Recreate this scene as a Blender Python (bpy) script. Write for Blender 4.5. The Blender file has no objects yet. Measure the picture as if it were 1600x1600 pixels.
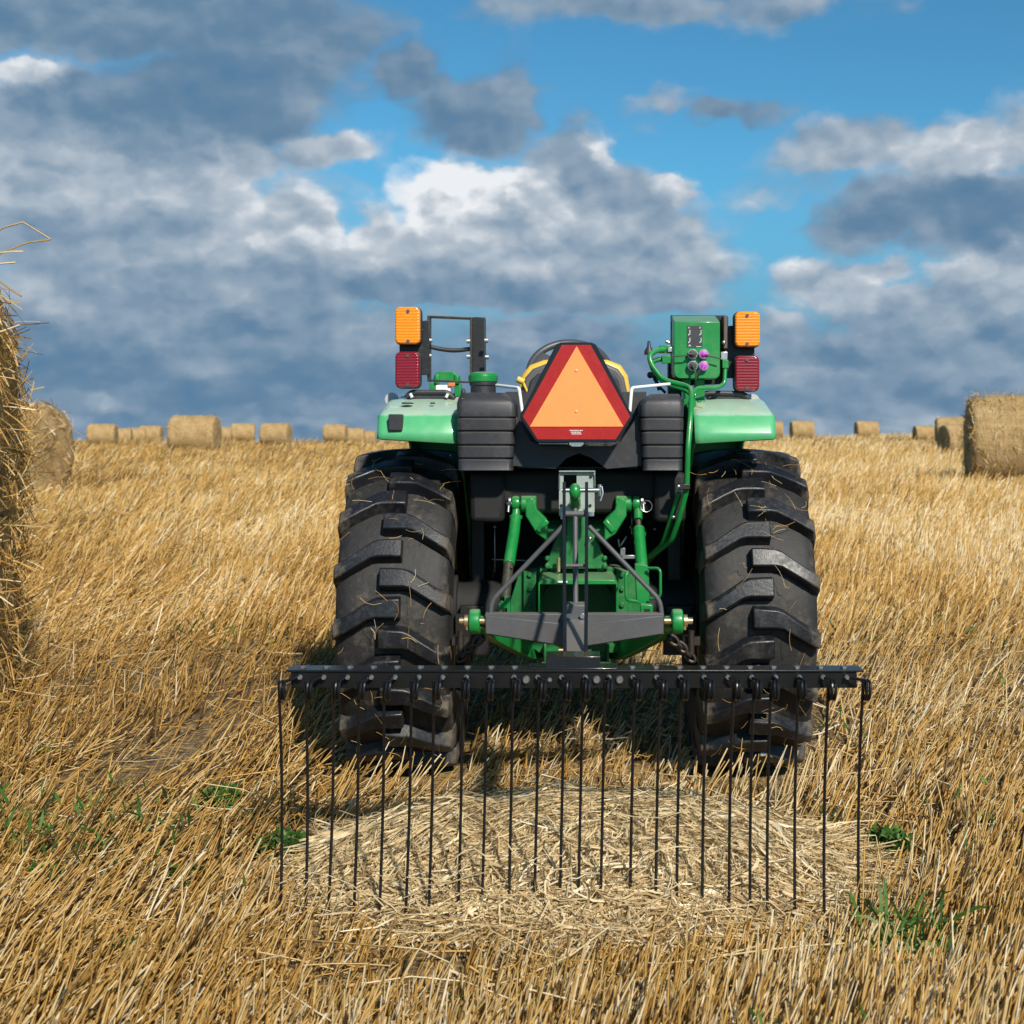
import bpy, bmesh, math, random
import numpy as np
from mathutils import Vector, Matrix, Euler

S = bpy.context.scene
COL = S.collection
R = math.radians
random.seed(11)
rng = np.random.default_rng(7)

# ------------------------------------------------------------------ camera
EYE = 1.40                       # eye height above the ground at the rake
FPX, CX, CY = 2000.0, 900.0, 675.0   # focal length and principal point of the photograph, in its pixels
cam = bpy.data.cameras.new('camera')
cam.sensor_width = 36.0
cam.lens = 36.0 * FPX / 1600.0
cam.shift_x = -(CX - 800.0) / 1600.0
cam.shift_y = -(800.0 - CY) / 1600.0
cam.clip_start = 0.05
cam.clip_end = 5000.0
cam.dof.use_dof = True
cam.dof.focus_distance = 4.4
cam.dof.aperture_fstop = 5.6
camo = bpy.data.objects.new('camera', cam)
camo.location = (0, 0, EYE)
camo.rotation_euler = (R(90), 0, 0)
COL.objects.link(camo)
S.camera = camo

# ------------------------------------------------------------------ light
S.view_settings.view_transform = 'Standard'
S.view_settings.look = 'None'
S.view_settings.exposure = 0.45
S.view_settings.gamma = 1.0
S.view_settings.use_curve_mapping = False
SUN_AZ, SUN_EL = R(157), R(37)   # clockwise from +Y: behind the camera, to its right
sd = Vector((math.sin(SUN_AZ) * math.cos(SUN_EL), math.cos(SUN_AZ) * math.cos(SUN_EL), math.sin(SUN_EL)))
sun = bpy.data.lights.new('sun', 'SUN')
sun.energy = 4.2
sun.angle = R(2.5)
sun.color = (1.0, 0.93, 0.82)
suno = bpy.data.objects.new('sun', sun)
suno.rotation_euler = sd.to_track_quat('Z', 'Y').to_euler()
suno.location = sd * 30
COL.objects.link(suno)
# ------------------------------------------------------------------ sky: Nishita blue with banks of cumulus by direction
class NT:
    """small helper for building node trees"""
    def __init__(s, tree): s.t = tree
    def n(s, kind, **kw):
        nd = s.t.nodes.new(kind)
        for k, v in kw.items():
            if k.startswith('i_'):
                nd.inputs[k[2:].replace('_', ' ')].default_value = v
            else:
                setattr(nd, k, v)
        return nd
    def link(s, a, b): s.t.links.new(a, b)
    def m(s, op, a, b=None, c=None, clamp=False):
        nd = s.t.nodes.new('ShaderNodeMath'); nd.operation = op; nd.use_clamp = clamp
        for i, v in enumerate((a, b, c)):
            if v is None: continue
            if isinstance(v, (int, float)): nd.inputs[i].default_value = v
            else: s.t.links.new(v, nd.inputs[i])
        return nd.outputs[0]
    def vm(s, op, a, b=None, out=0):
        nd = s.t.nodes.new('ShaderNodeVectorMath'); nd.operation = op
        for i, v in enumerate((a, b)):
            if v is None: continue
            if isinstance(v, (tuple, list)): nd.inputs[i].default_value = v
            else: s.t.links.new(v, nd.inputs[i])
        return nd.outputs[out]
    def ramp(s, fac, stops, interp='LINEAR'):
        nd = s.t.nodes.new('ShaderNodeValToRGB'); cr = nd.color_ramp; cr.interpolation = interp
        while len(cr.elements) < len(stops): cr.elements.new(0.5)
        for e, (p, c) in zip(cr.elements, stops):
            e.position = p; e.color = (c[0], c[1], c[2], 1) if len(c) == 3 else c
        s.link(fac, nd.inputs[0]); return nd.outputs[0]
    def noise(s, vec, scale, detail=4, rough=0.5, dist=0.0, out='Fac', lac=2.0):
        nd = s.t.nodes.new('ShaderNodeTexNoise')
        nd.inputs['Scale'].default_value = scale; nd.inputs['Detail'].default_value = detail
        nd.inputs['Roughness'].default_value = rough; nd.inputs['Distortion'].default_value = dist
        nd.inputs['Lacunarity'].default_value = lac
        if vec is not None: s.link(vec, nd.inputs['Vector'])
        return nd.outputs[out]
    def mix(s, fac, a, b, mode='MIX'):
        nd = s.t.nodes.new('ShaderNodeMix'); nd.data_type = 'RGBA'; nd.blend_type = mode
        for sock, v in ((nd.inputs[0], fac), (nd.inputs[6], a), (nd.inputs[7], b)):
            if isinstance(v, (int, float)): sock.default_value = v
            elif isinstance(v, (tuple, list)): sock.default_value = (v[0], v[1], v[2], 1)
            else: s.link(v, sock)
        return nd.outputs[2]
    def smooth(s, x, lo, hi, a=0.0, b=1.0):
        nd = s.t.nodes.new('ShaderNodeMapRange'); nd.interpolation_type = 'SMOOTHSTEP'
        s.link(x, nd.inputs[0])
        for i, v in enumerate((lo, hi, a, b)): nd.inputs[i + 1].default_value = v
        return nd.outputs[0]

# clouds, as bearings and heights in the sky: (x, y, half width, half height, tilt, density, tone 0 dark .. 1 white)
CLOUDS = [
    (120, 20, 330, 62, 0, 1.2, .30), (430, 60, 170, 110, 0, 1.1, .24), (300, 20, 300, 50, 0, 1.1, .22),
    (330, 150, 190, 75, 10, 1.3, .14), (110, 190, 190, 65, 0, 1.3, .34), (190, 225, 130, 40, 0, 1.0, .24),
    (40, 116, 56, 24, -8, 1.1, 1.0), (480, 110, 110, 55, 15, 1.0, .42),
    (120, 280, 210, 52, 0, 1.5, .74), (330, 250, 120, 42, 10, 1.3, .74), (500, 228, 100, 32, 8, 1.1, .62),
    (90, 370, 180, 60, 0, 1.3, .46), (260, 350, 120, 45, 0, 1.1, .40),
    (440, 350, 95, 55, -8, 1.3, .84), (330, 400, 140, 60, 15, 1.3, .64), (180, 440, 200, 65, 0, 1.3, .50),
    (470, 430, 140, 60, 0, 1.4, .50), (600, 375, 60, 55, 20, 1.2, .84),
    (720, 310, 80, 62, 15, 1.5, 1.0), (820, 320, 90, 60, -10, 1.5, .92), (780, 395, 230, 75, 0, 1.6, .58),
    (980, 370, 150, 70, -12, 1.4, .56), (930, 300, 110, 55, -20, 1.3, .42), (950, 232, 40, 22, -30, .95, .80),
    (1040, 285, 44, 20, -35, .85, .76), (1000, 300, 90, 50, -30, .95, .44), (880, 225, 90, 55, 0, .85, .34), (1000, 430, 140, 50, 0, 1.2, .48),
    (640, 455, 330, 32, 0, 1.4, .24), (900, 470, 230, 26, 0, 1.1, .28),
    (650, 105, 62, 62, -30, .85, .22), (740, 175, 110, 62, 0, 1.0, .24), (805, 150, 55, 50, 0, .95, .34),
    (1010, 8, 340, 30, 0, .85, .34), (970, 16, 60, 16, 0, .7, .10),
    (1150, 168, 110, 20, 5, .72, .24), (1020, 165, 80, 22, 15, .5, .40),
    (1340, 225, 120, 42, 0, .95, .44), (1500, 230, 110, 50, 10, 1.2, .66), (1590, 215, 60, 60, 0, 1.1, .62),
    (1400, 320, 150, 50, 8, 1.1, .28), (1540, 340, 130, 65, 0, 1.3, .20), (1480, 355, 40, 30, 0, .8, .52), (1230, 290, 130, 50, 10, .42, .50),
    (1300, 440, 110, 42, 0, 1.2, .64), (1390, 425, 60, 30, 0, 1.0, .66), (1560, 440, 110, 50, 12, 1.3, .66), (1440, 490, 150, 40, 0, 1.2, .42),
    (1215, 525, 60, 40, 0, .9, .56), (1420, 515, 80, 26, 0, 1.0, .56), (1540, 540, 120, 40, 0, 1.1, .40), (1310, 560, 160, 50, 0, .9, .22),
    (160, 520, 250, 70, 0, 1.3, .36), (420, 520, 200, 50, 0, 1.2, .34), (120, 590, 330, 50, 0, 1.3, .20),
    (420, 600, 250, 60, 0, 1.2, .22), (250, 570, 120, 16, 3, 1.35, .40), (520, 640, 130, 14, 0, 1.3, .42), (330, 500, 130, 18, 4, 1.35, .56), (60, 475, 110, 30, 8, 1.35, .58), (165, 622, 56, 18, -5, 1.5, .80), (60, 655, 120, 12, 0, 1.35, .48), (350, 668, 200, 12, 0, 1.35, .45), (600, 520, 70, 16, 5, 1.35, .60), (790, 545, 60, 18, 5, 1.35, .55), (1430, 668, 160, 9, 0, 1.4, .5), (80, 640, 180, 24, 0, .9, .26),
    (860, 530, 220, 45, 0, .9, .40), (560, 545, 60, 40, 10, .9, .52), (700, 590, 220, 50, 0, 1.0, .22),
    (1000, 580, 220, 60, 0, .9, .18), (1450, 610, 260, 45, 0, 1.1, .34), (1330, 650, 200, 25, 0, .9, .40), (1520, 655, 110, 16, 0, 1.3, .55), (1250, 590, 70, 18, 0, 1.1, .55),
    (300, 560, 480, 110, 0, .95, .26), (850, 560, 260, 70, 0, .75, .26), (1430, 560, 260, 110, 0, .75, .34), (230, 330, 300, 150, 0, .95, .42),
    (420, 650, 300, 26, 0, 1.0, .24), (330, 545, 170, 22, 0, .9, .44),
    (250, 692, 900, 26, 0, 1.25, .36), (1350, 692, 700, 24, 0, 1.25, .44),
    # banks outside the photograph, so the sky goes on round
    (-500, 200, 420, 160, 0, 1.1, .45), (-400, 560, 600, 90, 0, 1.1, .25), (2150, 260, 380, 170, 0, 1.1, .45), (2200, 560, 600, 90, 0, 1.1, .25),
    (700, -330, 420, 130, 10, 1.1, .5), (1700, -260, 330, 110, 0, 1.1, .5),
]

def build_sky():
    w = bpy.data.worlds.new('World'); S.world = w; w.use_nodes = True
    w.cycles.sampling_method = 'MANUAL'; w.cycles.sample_map_resolution = 256
    t = w.node_tree; t.nodes.clear(); N = NT(t)
    out = N.n('ShaderNodeOutputWorld'); bg = N.n('ShaderNodeBackground'); bg.inputs[1].default_value = 0.092
    N.link(bg.outputs[0], out.inputs[0])
    sky = N.n('ShaderNodeTexSky'); sky.sky_type = 'NISHITA'; sky.sun_disc = False
    sky.sun_elevation = SUN_EL; sky.sun_rotation = SUN_AZ
    sky.air_density = 1.0; sky.dust_density = 0.3; sky.ozone_density = 2.0
    tc = N.n('ShaderNodeTexCoord'); sep = N.n('ShaderNodeSeparateXYZ'); N.link(tc.outputs['Generated'], sep.inputs[0])
    x, y, z = sep.outputs
    az = N.m('ARCTAN2', x, y)
    hyp = N.m('SQRT', N.m('ADD', N.m('MULTIPLY', x, x), N.m('MULTIPLY', y, y)))
    el = N.m('ARCTAN2', z, hyp)
    comb = N.n('ShaderNodeCombineXYZ'); N.link(az, comb.inputs[0]); N.link(el, comb.inputs[1])
    P0 = comb.outputs[0]
    # wispy warp so that no edge follows its ellipse
    Pn = N.vm('MULTIPLY', P0, (1, 1.5, 1))
    w1 = N.vm('SUBTRACT', N.noise(Pn, 9, 3, 0.55, out='Color'), (.5, .5, .5))
    w2 = N.vm('SUBTRACT', N.noise(Pn, 36, 5, 0.62, out='Color'), (.5, .5, .5))
    P = N.vm('ADD', P0, N.vm('ADD', N.vm('MULTIPLY', w1, (.07, .05, 0)), N.vm('MULTIPLY', w2, (.028, .024, 0))))
    dens = None; tone = None
    for i, (px, py, rx, ry, rot, d, tn) in enumerate(CLOUDS):
        if i and i % 9 == 0:      # worked through a few at a time: the renderer's node stack is small
            cz = N.n('ShaderNodeCombineXYZ'); N.link(N.m('MULTIPLY', N.m('ADD', dens, tone[1]), 1e-7), cz.inputs[2])
            P = N.vm('ADD', P, cz.outputs[0])
        cu = math.atan((px - CX) / FPX); cv = math.atan((CY - py) / FPX * math.cos(cu))
        sx, sy = FPX / (1.25 * rx), FPX / (1.25 * ry)
        if abs(rot) < 8:
            q = N.n('ShaderNodeVectorMath'); q.operation = 'MULTIPLY_ADD'
            N.link(P, q.inputs[0]); q.inputs[1].default_value = (sx, sy, 0); q.inputs[2].default_value = (-cu * sx, -cv * sy, 0)
        else:
            q = N.n('ShaderNodeMapping'); q.vector_type = 'TEXTURE'
            q.inputs['Location'].default_value = (cu, cv, 0)
            q.inputs['Rotation'].default_value = (0, 0, R(rot))
            q.inputs['Scale'].default_value = (1 / sx, 1 / sy, 1)
            N.link(P, q.inputs[0])
        l2 = N.vm('DOT_PRODUCT', q.outputs[0], q.outputs[0], out=1)
        e = N.m('MULTIPLY', N.m('EXPONENT', N.m('MULTIPLY', l2, -1.6)), d)
        dens = e if dens is None else N.m('MAXIMUM', dens, e)
        e3 = N.m('MULTIPLY', e, e)
        a = N.m('MULTIPLY', e3, tn)
        tone = (a, e3) if tone is None else (N.m('ADD', tone[0], a), N.m('ADD', tone[1], e3))
    tn = N.m('DIVIDE', tone[0], N.m('ADD', tone[1], 0.0005))
    Pw = N.vm('ADD', Pn, N.vm('MULTIPLY', w2, (.020, .020, 0)))
    def billow(v):
        vo = N.n('ShaderNodeTexVoronoi'); vo.feature = 'SMOOTH_F1'; vo.voronoi_dimensions = '2D'
        vo.inputs['Scale'].default_value = 17; vo.inputs['Detail'].default_value = 2.0; vo.inputs['Roughness'].default_value = .55
        vo.inputs['Smoothness'].default_value = .35; vo.normalize = True
        N.link(v, vo.inputs['Vector'])
        return N.m('ADD', N.m('MULTIPLY', N.m('SUBTRACT', 1.0, vo.outputs['Distance']), .62), N.m('MULTIPLY', N.noise(v, 15, 6, .58), .50))
    f1 = billow(Pw)
    # the same billows a little up and towards the sun: lit crests, shaded undersides
    f2 = billow(N.vm('ADD', Pw, (.006, .017, 0)))
    D = N.m('ADD', dens, N.m('MULTIPLY', N.m('SUBTRACT', f1, 0.62), 1.15))
    mask = N.smooth(D, 0.22, 0.76)
    relief = N.m('MULTIPLY', N.m('MULTIPLY', N.m('SUBTRACT', f1, f2), N.m('ADD', tn, 0.22)), 1.75)
    # thicker towards the middle of a cloud, thin and bright at its upper rim
    rim = N.m('MULTIPLY', N.m('SUBTRACT', 1.0, N.smooth(D, .55, 1.25)), N.m('MULTIPLY', tn, .22))
    sh = N.m('ADD', N.m('ADD', tn, relief), rim, clamp=True)
    cc = N.ramp(sh, [(0.0, (.60, 1.55, 2.75)), (.25, (1.1, 1.95, 2.95)), (.5, (2.2, 2.95, 3.8)), (.75, (3.75, 4.3, 4.9)), (1.0, (6.7, 6.9, 7.15))])
    clear = N.mix(1.0, sky.outputs[0], (SKY_GAIN[0], SKY_GAIN[1], SKY_GAIN[2]), 'MULTIPLY')
    # distant air over the horizon
    hz = N.smooth(el, 0.0, 0.22, 0.95, 0.0)
    clear = N.mix(hz, clear, (.82, 1.9, 3.4))
    N.link(N.mix(mask, clear, cc), bg.inputs[0])
SKY_GAIN = (.32, .76, .88)
build_sky()
# ------------------------------------------------------------------ helpers: tags, meshes, materials
def tag(o, label=None, cat=None, group=None, kind=None):
    for k, v in (('label', label), ('category', cat), ('group', group), ('kind', kind)):
        if v: o[k] = v
    return o

def empty(name, loc, rz=0):
    o = bpy.data.objects.new(name, None); o.location = loc; o.rotation_euler = (0, 0, rz)
    o.empty_display_size = 0.2
    COL.objects.link(o); return o

def link_mesh(name, me, mats, parent=None, loc=(0, 0, 0)):
    for m in (mats if isinstance(mats, (list, tuple)) else [mats]): me.materials.append(m)
    o = bpy.data.objects.new(name, me); COL.objects.link(o)
    if parent is not None: o.parent = parent
    o.location = loc
    return o

def copy_tree(o, parent=None):
    c = o.copy(); COL.objects.link(c)
    if parent is not None: c.parent = parent
    for ch in o.children: copy_tree(ch, c)
    return c

def P(px, py, Y):
    """a point of the photograph at distance Y, in metres"""
    return Vector(((px - CX) * Y / FPX, Y, EYE - (py - CY) * Y / FPX))

class MB:
    """collects shapes into one mesh"""
    def __init__(s, off=(0, 0, 0)): s.v = []; s.f = []; s.fm = []; s.mi = 0; s.off = Vector(off)
    def add(s, verts, faces):
        b = len(s.v); s.v += [tuple(Vector(v) - s.off) for v in verts]
        for f in faces: s.f.append([b + i for i in f]); s.fm.append(s.mi)
    def box(s, c, size, rot=(0, 0, 0)):
        m = Euler(rot).to_matrix(); c = Vector(c); h = Vector(size) / 2
        vs = [c + m @ Vector((sx * h.x, sy * h.y, sz * h.z)) for sx in (-1, 1) for sy in (-1, 1) for sz in (-1, 1)]
        s.add(vs, [(0, 1, 3, 2), (4, 6, 7, 5), (0, 4, 5, 1), (2, 3, 7, 6), (0, 2, 6, 4), (1, 5, 7, 3)]); return s
    def rings(s, rings, cap=True, closed=True):
        n = len(rings[0]); vs = [p for r in rings for p in r]; fs = []
        for k in range(len(rings) - 1):
            for i in range(n if closed else n - 1):
                j = (i + 1) % n
                fs.append((k * n + i, k * n + j, (k + 1) * n + j, (k + 1) * n + i))
        if cap: fs.append(tuple(range(n))[::-1]); fs.append(tuple((len(rings) - 1) * n + i for i in range(n)))
        s.add(vs, fs); return s
    def poly(s, pts, y0, y1):
        """outline in the XZ plane, given thickness from y0 to y1"""
        return s.rings([[Vector((x, y0, z)) for x, z in pts], [Vector((x, y1, z)) for x, z in pts]])
    def ppoly(s, pix, Y, depth, Yb=None):
        pts = [(P(a, b, Y).x, P(a, b, Y).z) for a, b in pix]
        return s.poly(pts, Y, Y + depth)
    def tube(s, pts, r, n=10, cap=True, closed=False):
        pts = [Vector(p) for p in pts]; N_ = len(pts)
        rad = r if isinstance(r, (list, tuple)) else [r] * N_
        T = []
        for i in range(N_):
            a = pts[max(0, i - 1)]; b = pts[min(N_ - 1, i + 1)]
            if closed: a = pts[(i - 1) % N_]; b = pts[(i + 1) % N_]
            T.append((b - a).normalized())
        u = T[0].orthogonal().normalized(); rs = []
        for i in range(N_):
            if i: u = (T[i - 1].rotation_difference(T[i]) @ u); u = (u - T[i] * u.dot(T[i])).normalized()
            w = T[i].cross(u)
            rs.append([pts[i] + (u * math.cos(2 * math.pi * k / n) + w * math.sin(2 * math.pi * k / n)) * rad[i] for k in range(n)])
        if closed:
            rs.append(rs[0]); s.rings(rs, cap=False)
        else: s.rings(rs, cap=cap)
        return s
    def bend(s, pts, r, n=10, rc=0.03, seg=5):
        """tube along a polyline with rounded corners"""
        pts = [Vector(p) for p in pts]; out = [pts[0]]
        for i in range(1, len(pts) - 1):
            a, b, c = pts[i - 1], pts[i], pts[i + 1]
            d = min(rc, (a - b).length * .45, (c - b).length * .45)
            p0 = b + (a - b).normalized() * d; p2 = b + (c - b).normalized() * d
            for k in range(seg + 1):
                t = k / seg; out.append(p0 * (1 - t) ** 2 + b * 2 * t * (1 - t) + p2 * t * t)
        out.append(pts[-1])
        return s.tube(out, r, n)
    def lathe(s, prof, o, axis='Z', n=32, cap=True):
        """prof = (radius, height along axis)"""
        o = Vector(o); rs = []
        for r, h in prof:
            ring = []
            for k in range(n):
                a = 2 * math.pi * k / n; c, d = r * math.cos(a), r * math.sin(a)
                ring.append(o + Vector({'Z': (c, d, h), 'X': (h, c, d), 'Y': (c, h, -d)}[axis]))
            rs.append(ring)
        return s.rings(rs, cap=cap)
    def ball(s, c, r, n=14, sq=(1, 1, 1)):
        prof = [(r * math.sin(math.pi * k / 8), -r * math.cos(math.pi * k / 8)) for k in range(9)]
        prof[0] = (r * .02, -r); prof[-1] = (r * .02, r)
        b = len(s.v); s.lathe(prof, c, 'Z', n)
        c = Vector(c) - s.off
        for i in range(b, len(s.v)):
            p = Vector(s.v[i]) - c; s.v[i] = tuple(c + Vector((p.x * sq[0], p.y * sq[1], p.z * sq[2])))
        return s
    def pieces(s):
        # far-apart shapes of one collection become objects of their own
        root = list(range(len(s.v)))
        def find(i):
            while root[i] != i: root[i] = root[root[i]]; i = root[i]
            return i
        for f in s.f:
            a = find(f[0])
            for i in f[1:]: root[find(i)] = a
        isl = {}
        for i in range(len(s.v)): isl.setdefault(find(i), []).append(i)
        ks = list(isl); A = np.array(s.v)
        lo = np.array([A[isl[k]].min(0) for k in ks]); hi = np.array([A[isl[k]].max(0) for k in ks]); sz = (hi - lo).max(1)
        gap = np.maximum(0, np.maximum(lo[:, None] - hi[None], lo[None] - hi[:, None]))
        near = np.sqrt((gap ** 2).sum(2)) <= np.maximum(.018, .45 * np.maximum(sz[:, None], sz[None]))
        lab = -np.ones(len(ks), int); n = 0
        for i in range(len(ks)):
            if lab[i] >= 0: continue
            st = [i]; lab[i] = n
            while st:
                j = st.pop()
                for q in np.nonzero(near[j] & (lab < 0))[0]: lab[q] = n; st.append(q)
            n += 1
        if n == 1: return [s]
        out = [MB() for _ in range(n)]; vmap = {}
        for k, l in zip(ks, lab):
            for i in isl[k]: vmap[i] = (l, len(out[l].v)); out[l].v.append(s.v[i])
        for f, fm in zip(s.f, s.fm):
            l = vmap[f[0]][0]; out[l].f.append([vmap[i][1] for i in f]); out[l].fm.append(fm)
        return out
    def build(s, name, mats, parent=None, bevel=0.0, angle=38, loc=(0, 0, 0), seg=2):
        os_ = [p.build_one(name, mats, parent, bevel, angle, loc, seg) for p in s.pieces()]
        return os_[0]
    def build_one(s, name, mats, parent, bevel, angle, loc, seg):
        me = bpy.data.meshes.new(name); me.from_pydata(s.v, [], s.f); me.update()
        bm = bmesh.new(); bm.from_mesh(me); bmesh.ops.recalc_face_normals(bm, faces=bm.faces); bm.to_mesh(me); bm.free()
        if any(s.fm): me.polygons.foreach_set('material_index', s.fm)
        me.shade_smooth(); me.set_sharp_from_angle(angle=R(angle))
        o = link_mesh(name, me, mats, parent, loc)
        if bevel > 0:
            b = o.modifiers.new('edges', 'BEVEL'); b.width = bevel; b.segments = seg; b.limit_method = 'ANGLE'; b.angle_limit = R(35)
            b.use_clamp_overlap = True; b.harden_normals = False
        return o

def rrect(x0, x1, z0, z1, r, n=5):
    pts = []
    for cx, cz, a0 in ((x1 - r, z1 - r, 0), (x0 + r, z1 - r, 90), (x0 + r, z0 + r, 180), (x1 - r, z0 + r, 270)):
        for k in range(n + 1):
            a = R(a0 + 90 * k / n); pts.append((cx + r * math.cos(a), cz + r * math.sin(a)))
    return pts

def prrect(a0, b0, a1, b1, r, Y, n=5):
    p, q = P(a0, b1, Y), P(a1, b0, Y)
    return rrect(p.x, q.x, p.z, q.z, r, n)

def mat(name, col, rough=0.5, metal=0.0, var=0.25, scale=8.0, bump=0.0, bscale=60.0, dust=0.0, dustcol=(.22, .18, .13), rvar=0.15, coat=0.0, spec=0.5, stretch=(1, 1, 1)):
    m = bpy.data.materials.new(name); m.use_nodes = True; t = m.node_tree; N = NT(t)
    b = t.nodes['Principled BSDF']; tc = N.n('ShaderNodeTexCoord')
    v = N.vm('MULTIPLY', tc.outputs['Object'], stretch)
    n1 = N.noise(v, scale, 6, 0.6); n2 = N.noise(v, scale * 5.3, 5, 0.65)
    f = N.m('ADD', N.m('MULTIPLY', n1, .6), N.m('MULTIPLY', n2, .4))
    c = N.ramp(f, [(0.3, tuple(x * (1 - var) for x in col)), (0.7, tuple(min(1, x * (1 + var)) for x in col))])
    rr = N.m('ADD', rough - rvar / 2, N.m('MULTIPLY', n2, rvar), clamp=True)
    if dust > 0:
        k = N.smooth(N.m('ADD', N.m('MULTIPLY', n1, .7), N.m('MULTIPLY', n2, .45)), .56, .80, 0, dust)
        c = N.mix(k, c, dustcol); rr = N.mix(k, rr, (.9, .9, .9))
    N.link(c, b.inputs['Base Color']); N.link(rr, b.inputs['Roughness'])
    b.inputs['Metallic'].default_value = metal
    b.inputs['Specular IOR Level'].default_value = spec
    if coat: b.inputs['Coat Weight'].default_value = coat; b.inputs['Coat Roughness'].default_value = .12
    if bump > 0:
        bp = N.n('ShaderNodeBump'); bp.inputs['Strength'].default_value = 1.0; bp.inputs['Distance'].default_value = bump
        N.link(N.noise(v, bscale, 5, .6), bp.inputs['Height']); N.link(bp.outputs[0], b.inputs['Normal'])
    return m

# ------------------------------------------------------------------ strands: straw, hay, grass as real ribbons and stems
def strand_mesh(name, C, Wd, tint, mats, sides=2, side=None, parent=None, loc=(0, 0, 0)):
    """C (n,k,3) centre lines, Wd (n,k) widths, tint (n,): one mesh of n strands"""
    n, k, _ = C.shape
    T = np.gradient(C, axis=1); T /= np.linalg.norm(T, axis=2, keepdims=True) + 1e-9
    if side is None:
        side = rng.normal(size=(n, 3))
    A = side[:, None, :] - T * np.sum(T * side[:, None, :], axis=2, keepdims=True)
    A /= np.linalg.norm(A, axis=2, keepdims=True) + 1e-9
    if sides == 2:
        V = np.stack([C - A * Wd[..., None] / 2, C + A * Wd[..., None] / 2], axis=2)
        m = 2
    else:
        B = np.cross(T, A); m = sides
        V = np.stack([C + (A * math.cos(2 * math.pi * i / m) + B * math.sin(2 * math.pi * i / m)) * Wd[..., None] / 2 for i in range(m)], axis=2)
    V = V.reshape(-1, 3)
    idx = np.arange(n * k * m).reshape(n, k, m)
    q = []
    for i in range(m if m > 2 else 1):
        j = (i + 1) % m
        q.append(np.stack([idx[:, :-1, i], idx[:, :-1, j], idx[:, 1:, j], idx[:, 1:, i]], axis=-1).reshape(-1, 4))
    F = np.concatenate(q).astype(np.int32)
    me = bpy.data.meshes.new(name)
    me.vertices.add(len(V)); me.vertices.foreach_set('co', V.astype(np.float32).ravel())
    me.loops.add(F.size); me.loops.foreach_set('vertex_index', F.ravel())
    me.polygons.add(len(F)); me.polygons.foreach_set('loop_start', np.arange(0, F.size, 4, dtype=np.int32))
    me.polygons.foreach_set('use_smooth', np.ones(len(F), dtype=bool))
    me.update(calc_edges=True)
    at = me.attributes.new('tint', 'FLOAT', 'POINT')
    at.data.foreach_set('value', np.repeat(tint.astype(np.float32), k * m))
    return link_mesh(name, me, mats, parent, loc)

def strand_mat(name, stops, rough=0.55, trans=0.25, spec=0.35):
    m = bpy.data.materials.new(name); m.use_nodes = True; t = m.node_tree; N = NT(t)
    b = t.nodes['Principled BSDF']; at = N.n('ShaderNodeAttribute', attribute_name='tint')
    c = N.ramp(at.outputs['Fac'], stops)
    tc = N.n('ShaderNodeTexCoord')
    f = N.noise(tc.outputs['Object'], 35, 3, .6)
    c = N.mix(1.0, c, N.ramp(f, [(.3, (.80, .78, .74)), (.7, (1.1, 1.1, 1.1))]), 'MULTIPLY')
    N.link(c, b.inputs['Base Color']); b.inputs['Roughness'].default_value = rough
    b.inputs['Specular IOR Level'].default_value = spec
    tr = N.n('ShaderNodeBsdfTranslucent'); N.link(c, tr.inputs[0])
    mx = N.n('ShaderNodeMixShader'); mx.inputs[0].default_value = trans
    N.link(b.outputs[0], mx.inputs[1]); N.link(tr.outputs[0], mx.inputs[2])
    N.link(mx.outputs[0], t.nodes['Material Output'].inputs[0])
    return m
# ------------------------------------------------------------------ the field
_gy = [-30, 3.0, 3.66, 5.16, 9, 14, 20, 33, 47, 78, 95, 104, 116, 140, 200, 300, 600]
_gz = [0, 0, 0, .084, .30, .52, .65, .68, .67, .60, .66, .62, .28, -1.2, -5, -9, -16]
def smooth_noise(x, y, s, seed=0):
    r_ = np.random.default_rng(seed); out = 0
    for _ in range(7):
        a = r_.uniform(0, 2 * math.pi); k = s * r_.uniform(.6, 1.7)
        out = out + np.sin(k * (x * math.cos(a) + y * math.sin(a)) + r_.uniform(0, 6.3))
    return out / 7 * 1.6
def ground(x, y):
    x = np.asarray(x, float); y = np.asarray(y, float)
    acc = 0
    for d, w in ((-.5, .25), (0, .5), (.5, .25)):            # softened profile
        acc = acc + w * np.interp(y + d * np.clip(y * .08, .3, 6), _gy, _gz)
    far = np.clip((y - 40) / 55, 0, 1)
    acc = acc + far * far * (3 - 2 * far) * .016 * np.clip(x, 0, 60)
    amp = np.clip((y - 8) / 40, 0, 1) * .05 + .006
    acc = acc - .15 * np.exp(-((x - 8.0) / 3.6) ** 2 - ((y - 20.4) / 5.5) ** 2)
    acc = acc - .26 * np.exp(-((x + 8.6) / 4.0) ** 2 - ((y - 20) / 6.5) ** 2)
    return acc + amp * smooth_noise(x, y, 1.1, 3) * .6 + np.clip((y - 50) / 60, 0, 1) * .10 * smooth_noise(x, y, .35, 5)
def gz(x, y): return float(ground(x, y))

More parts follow.
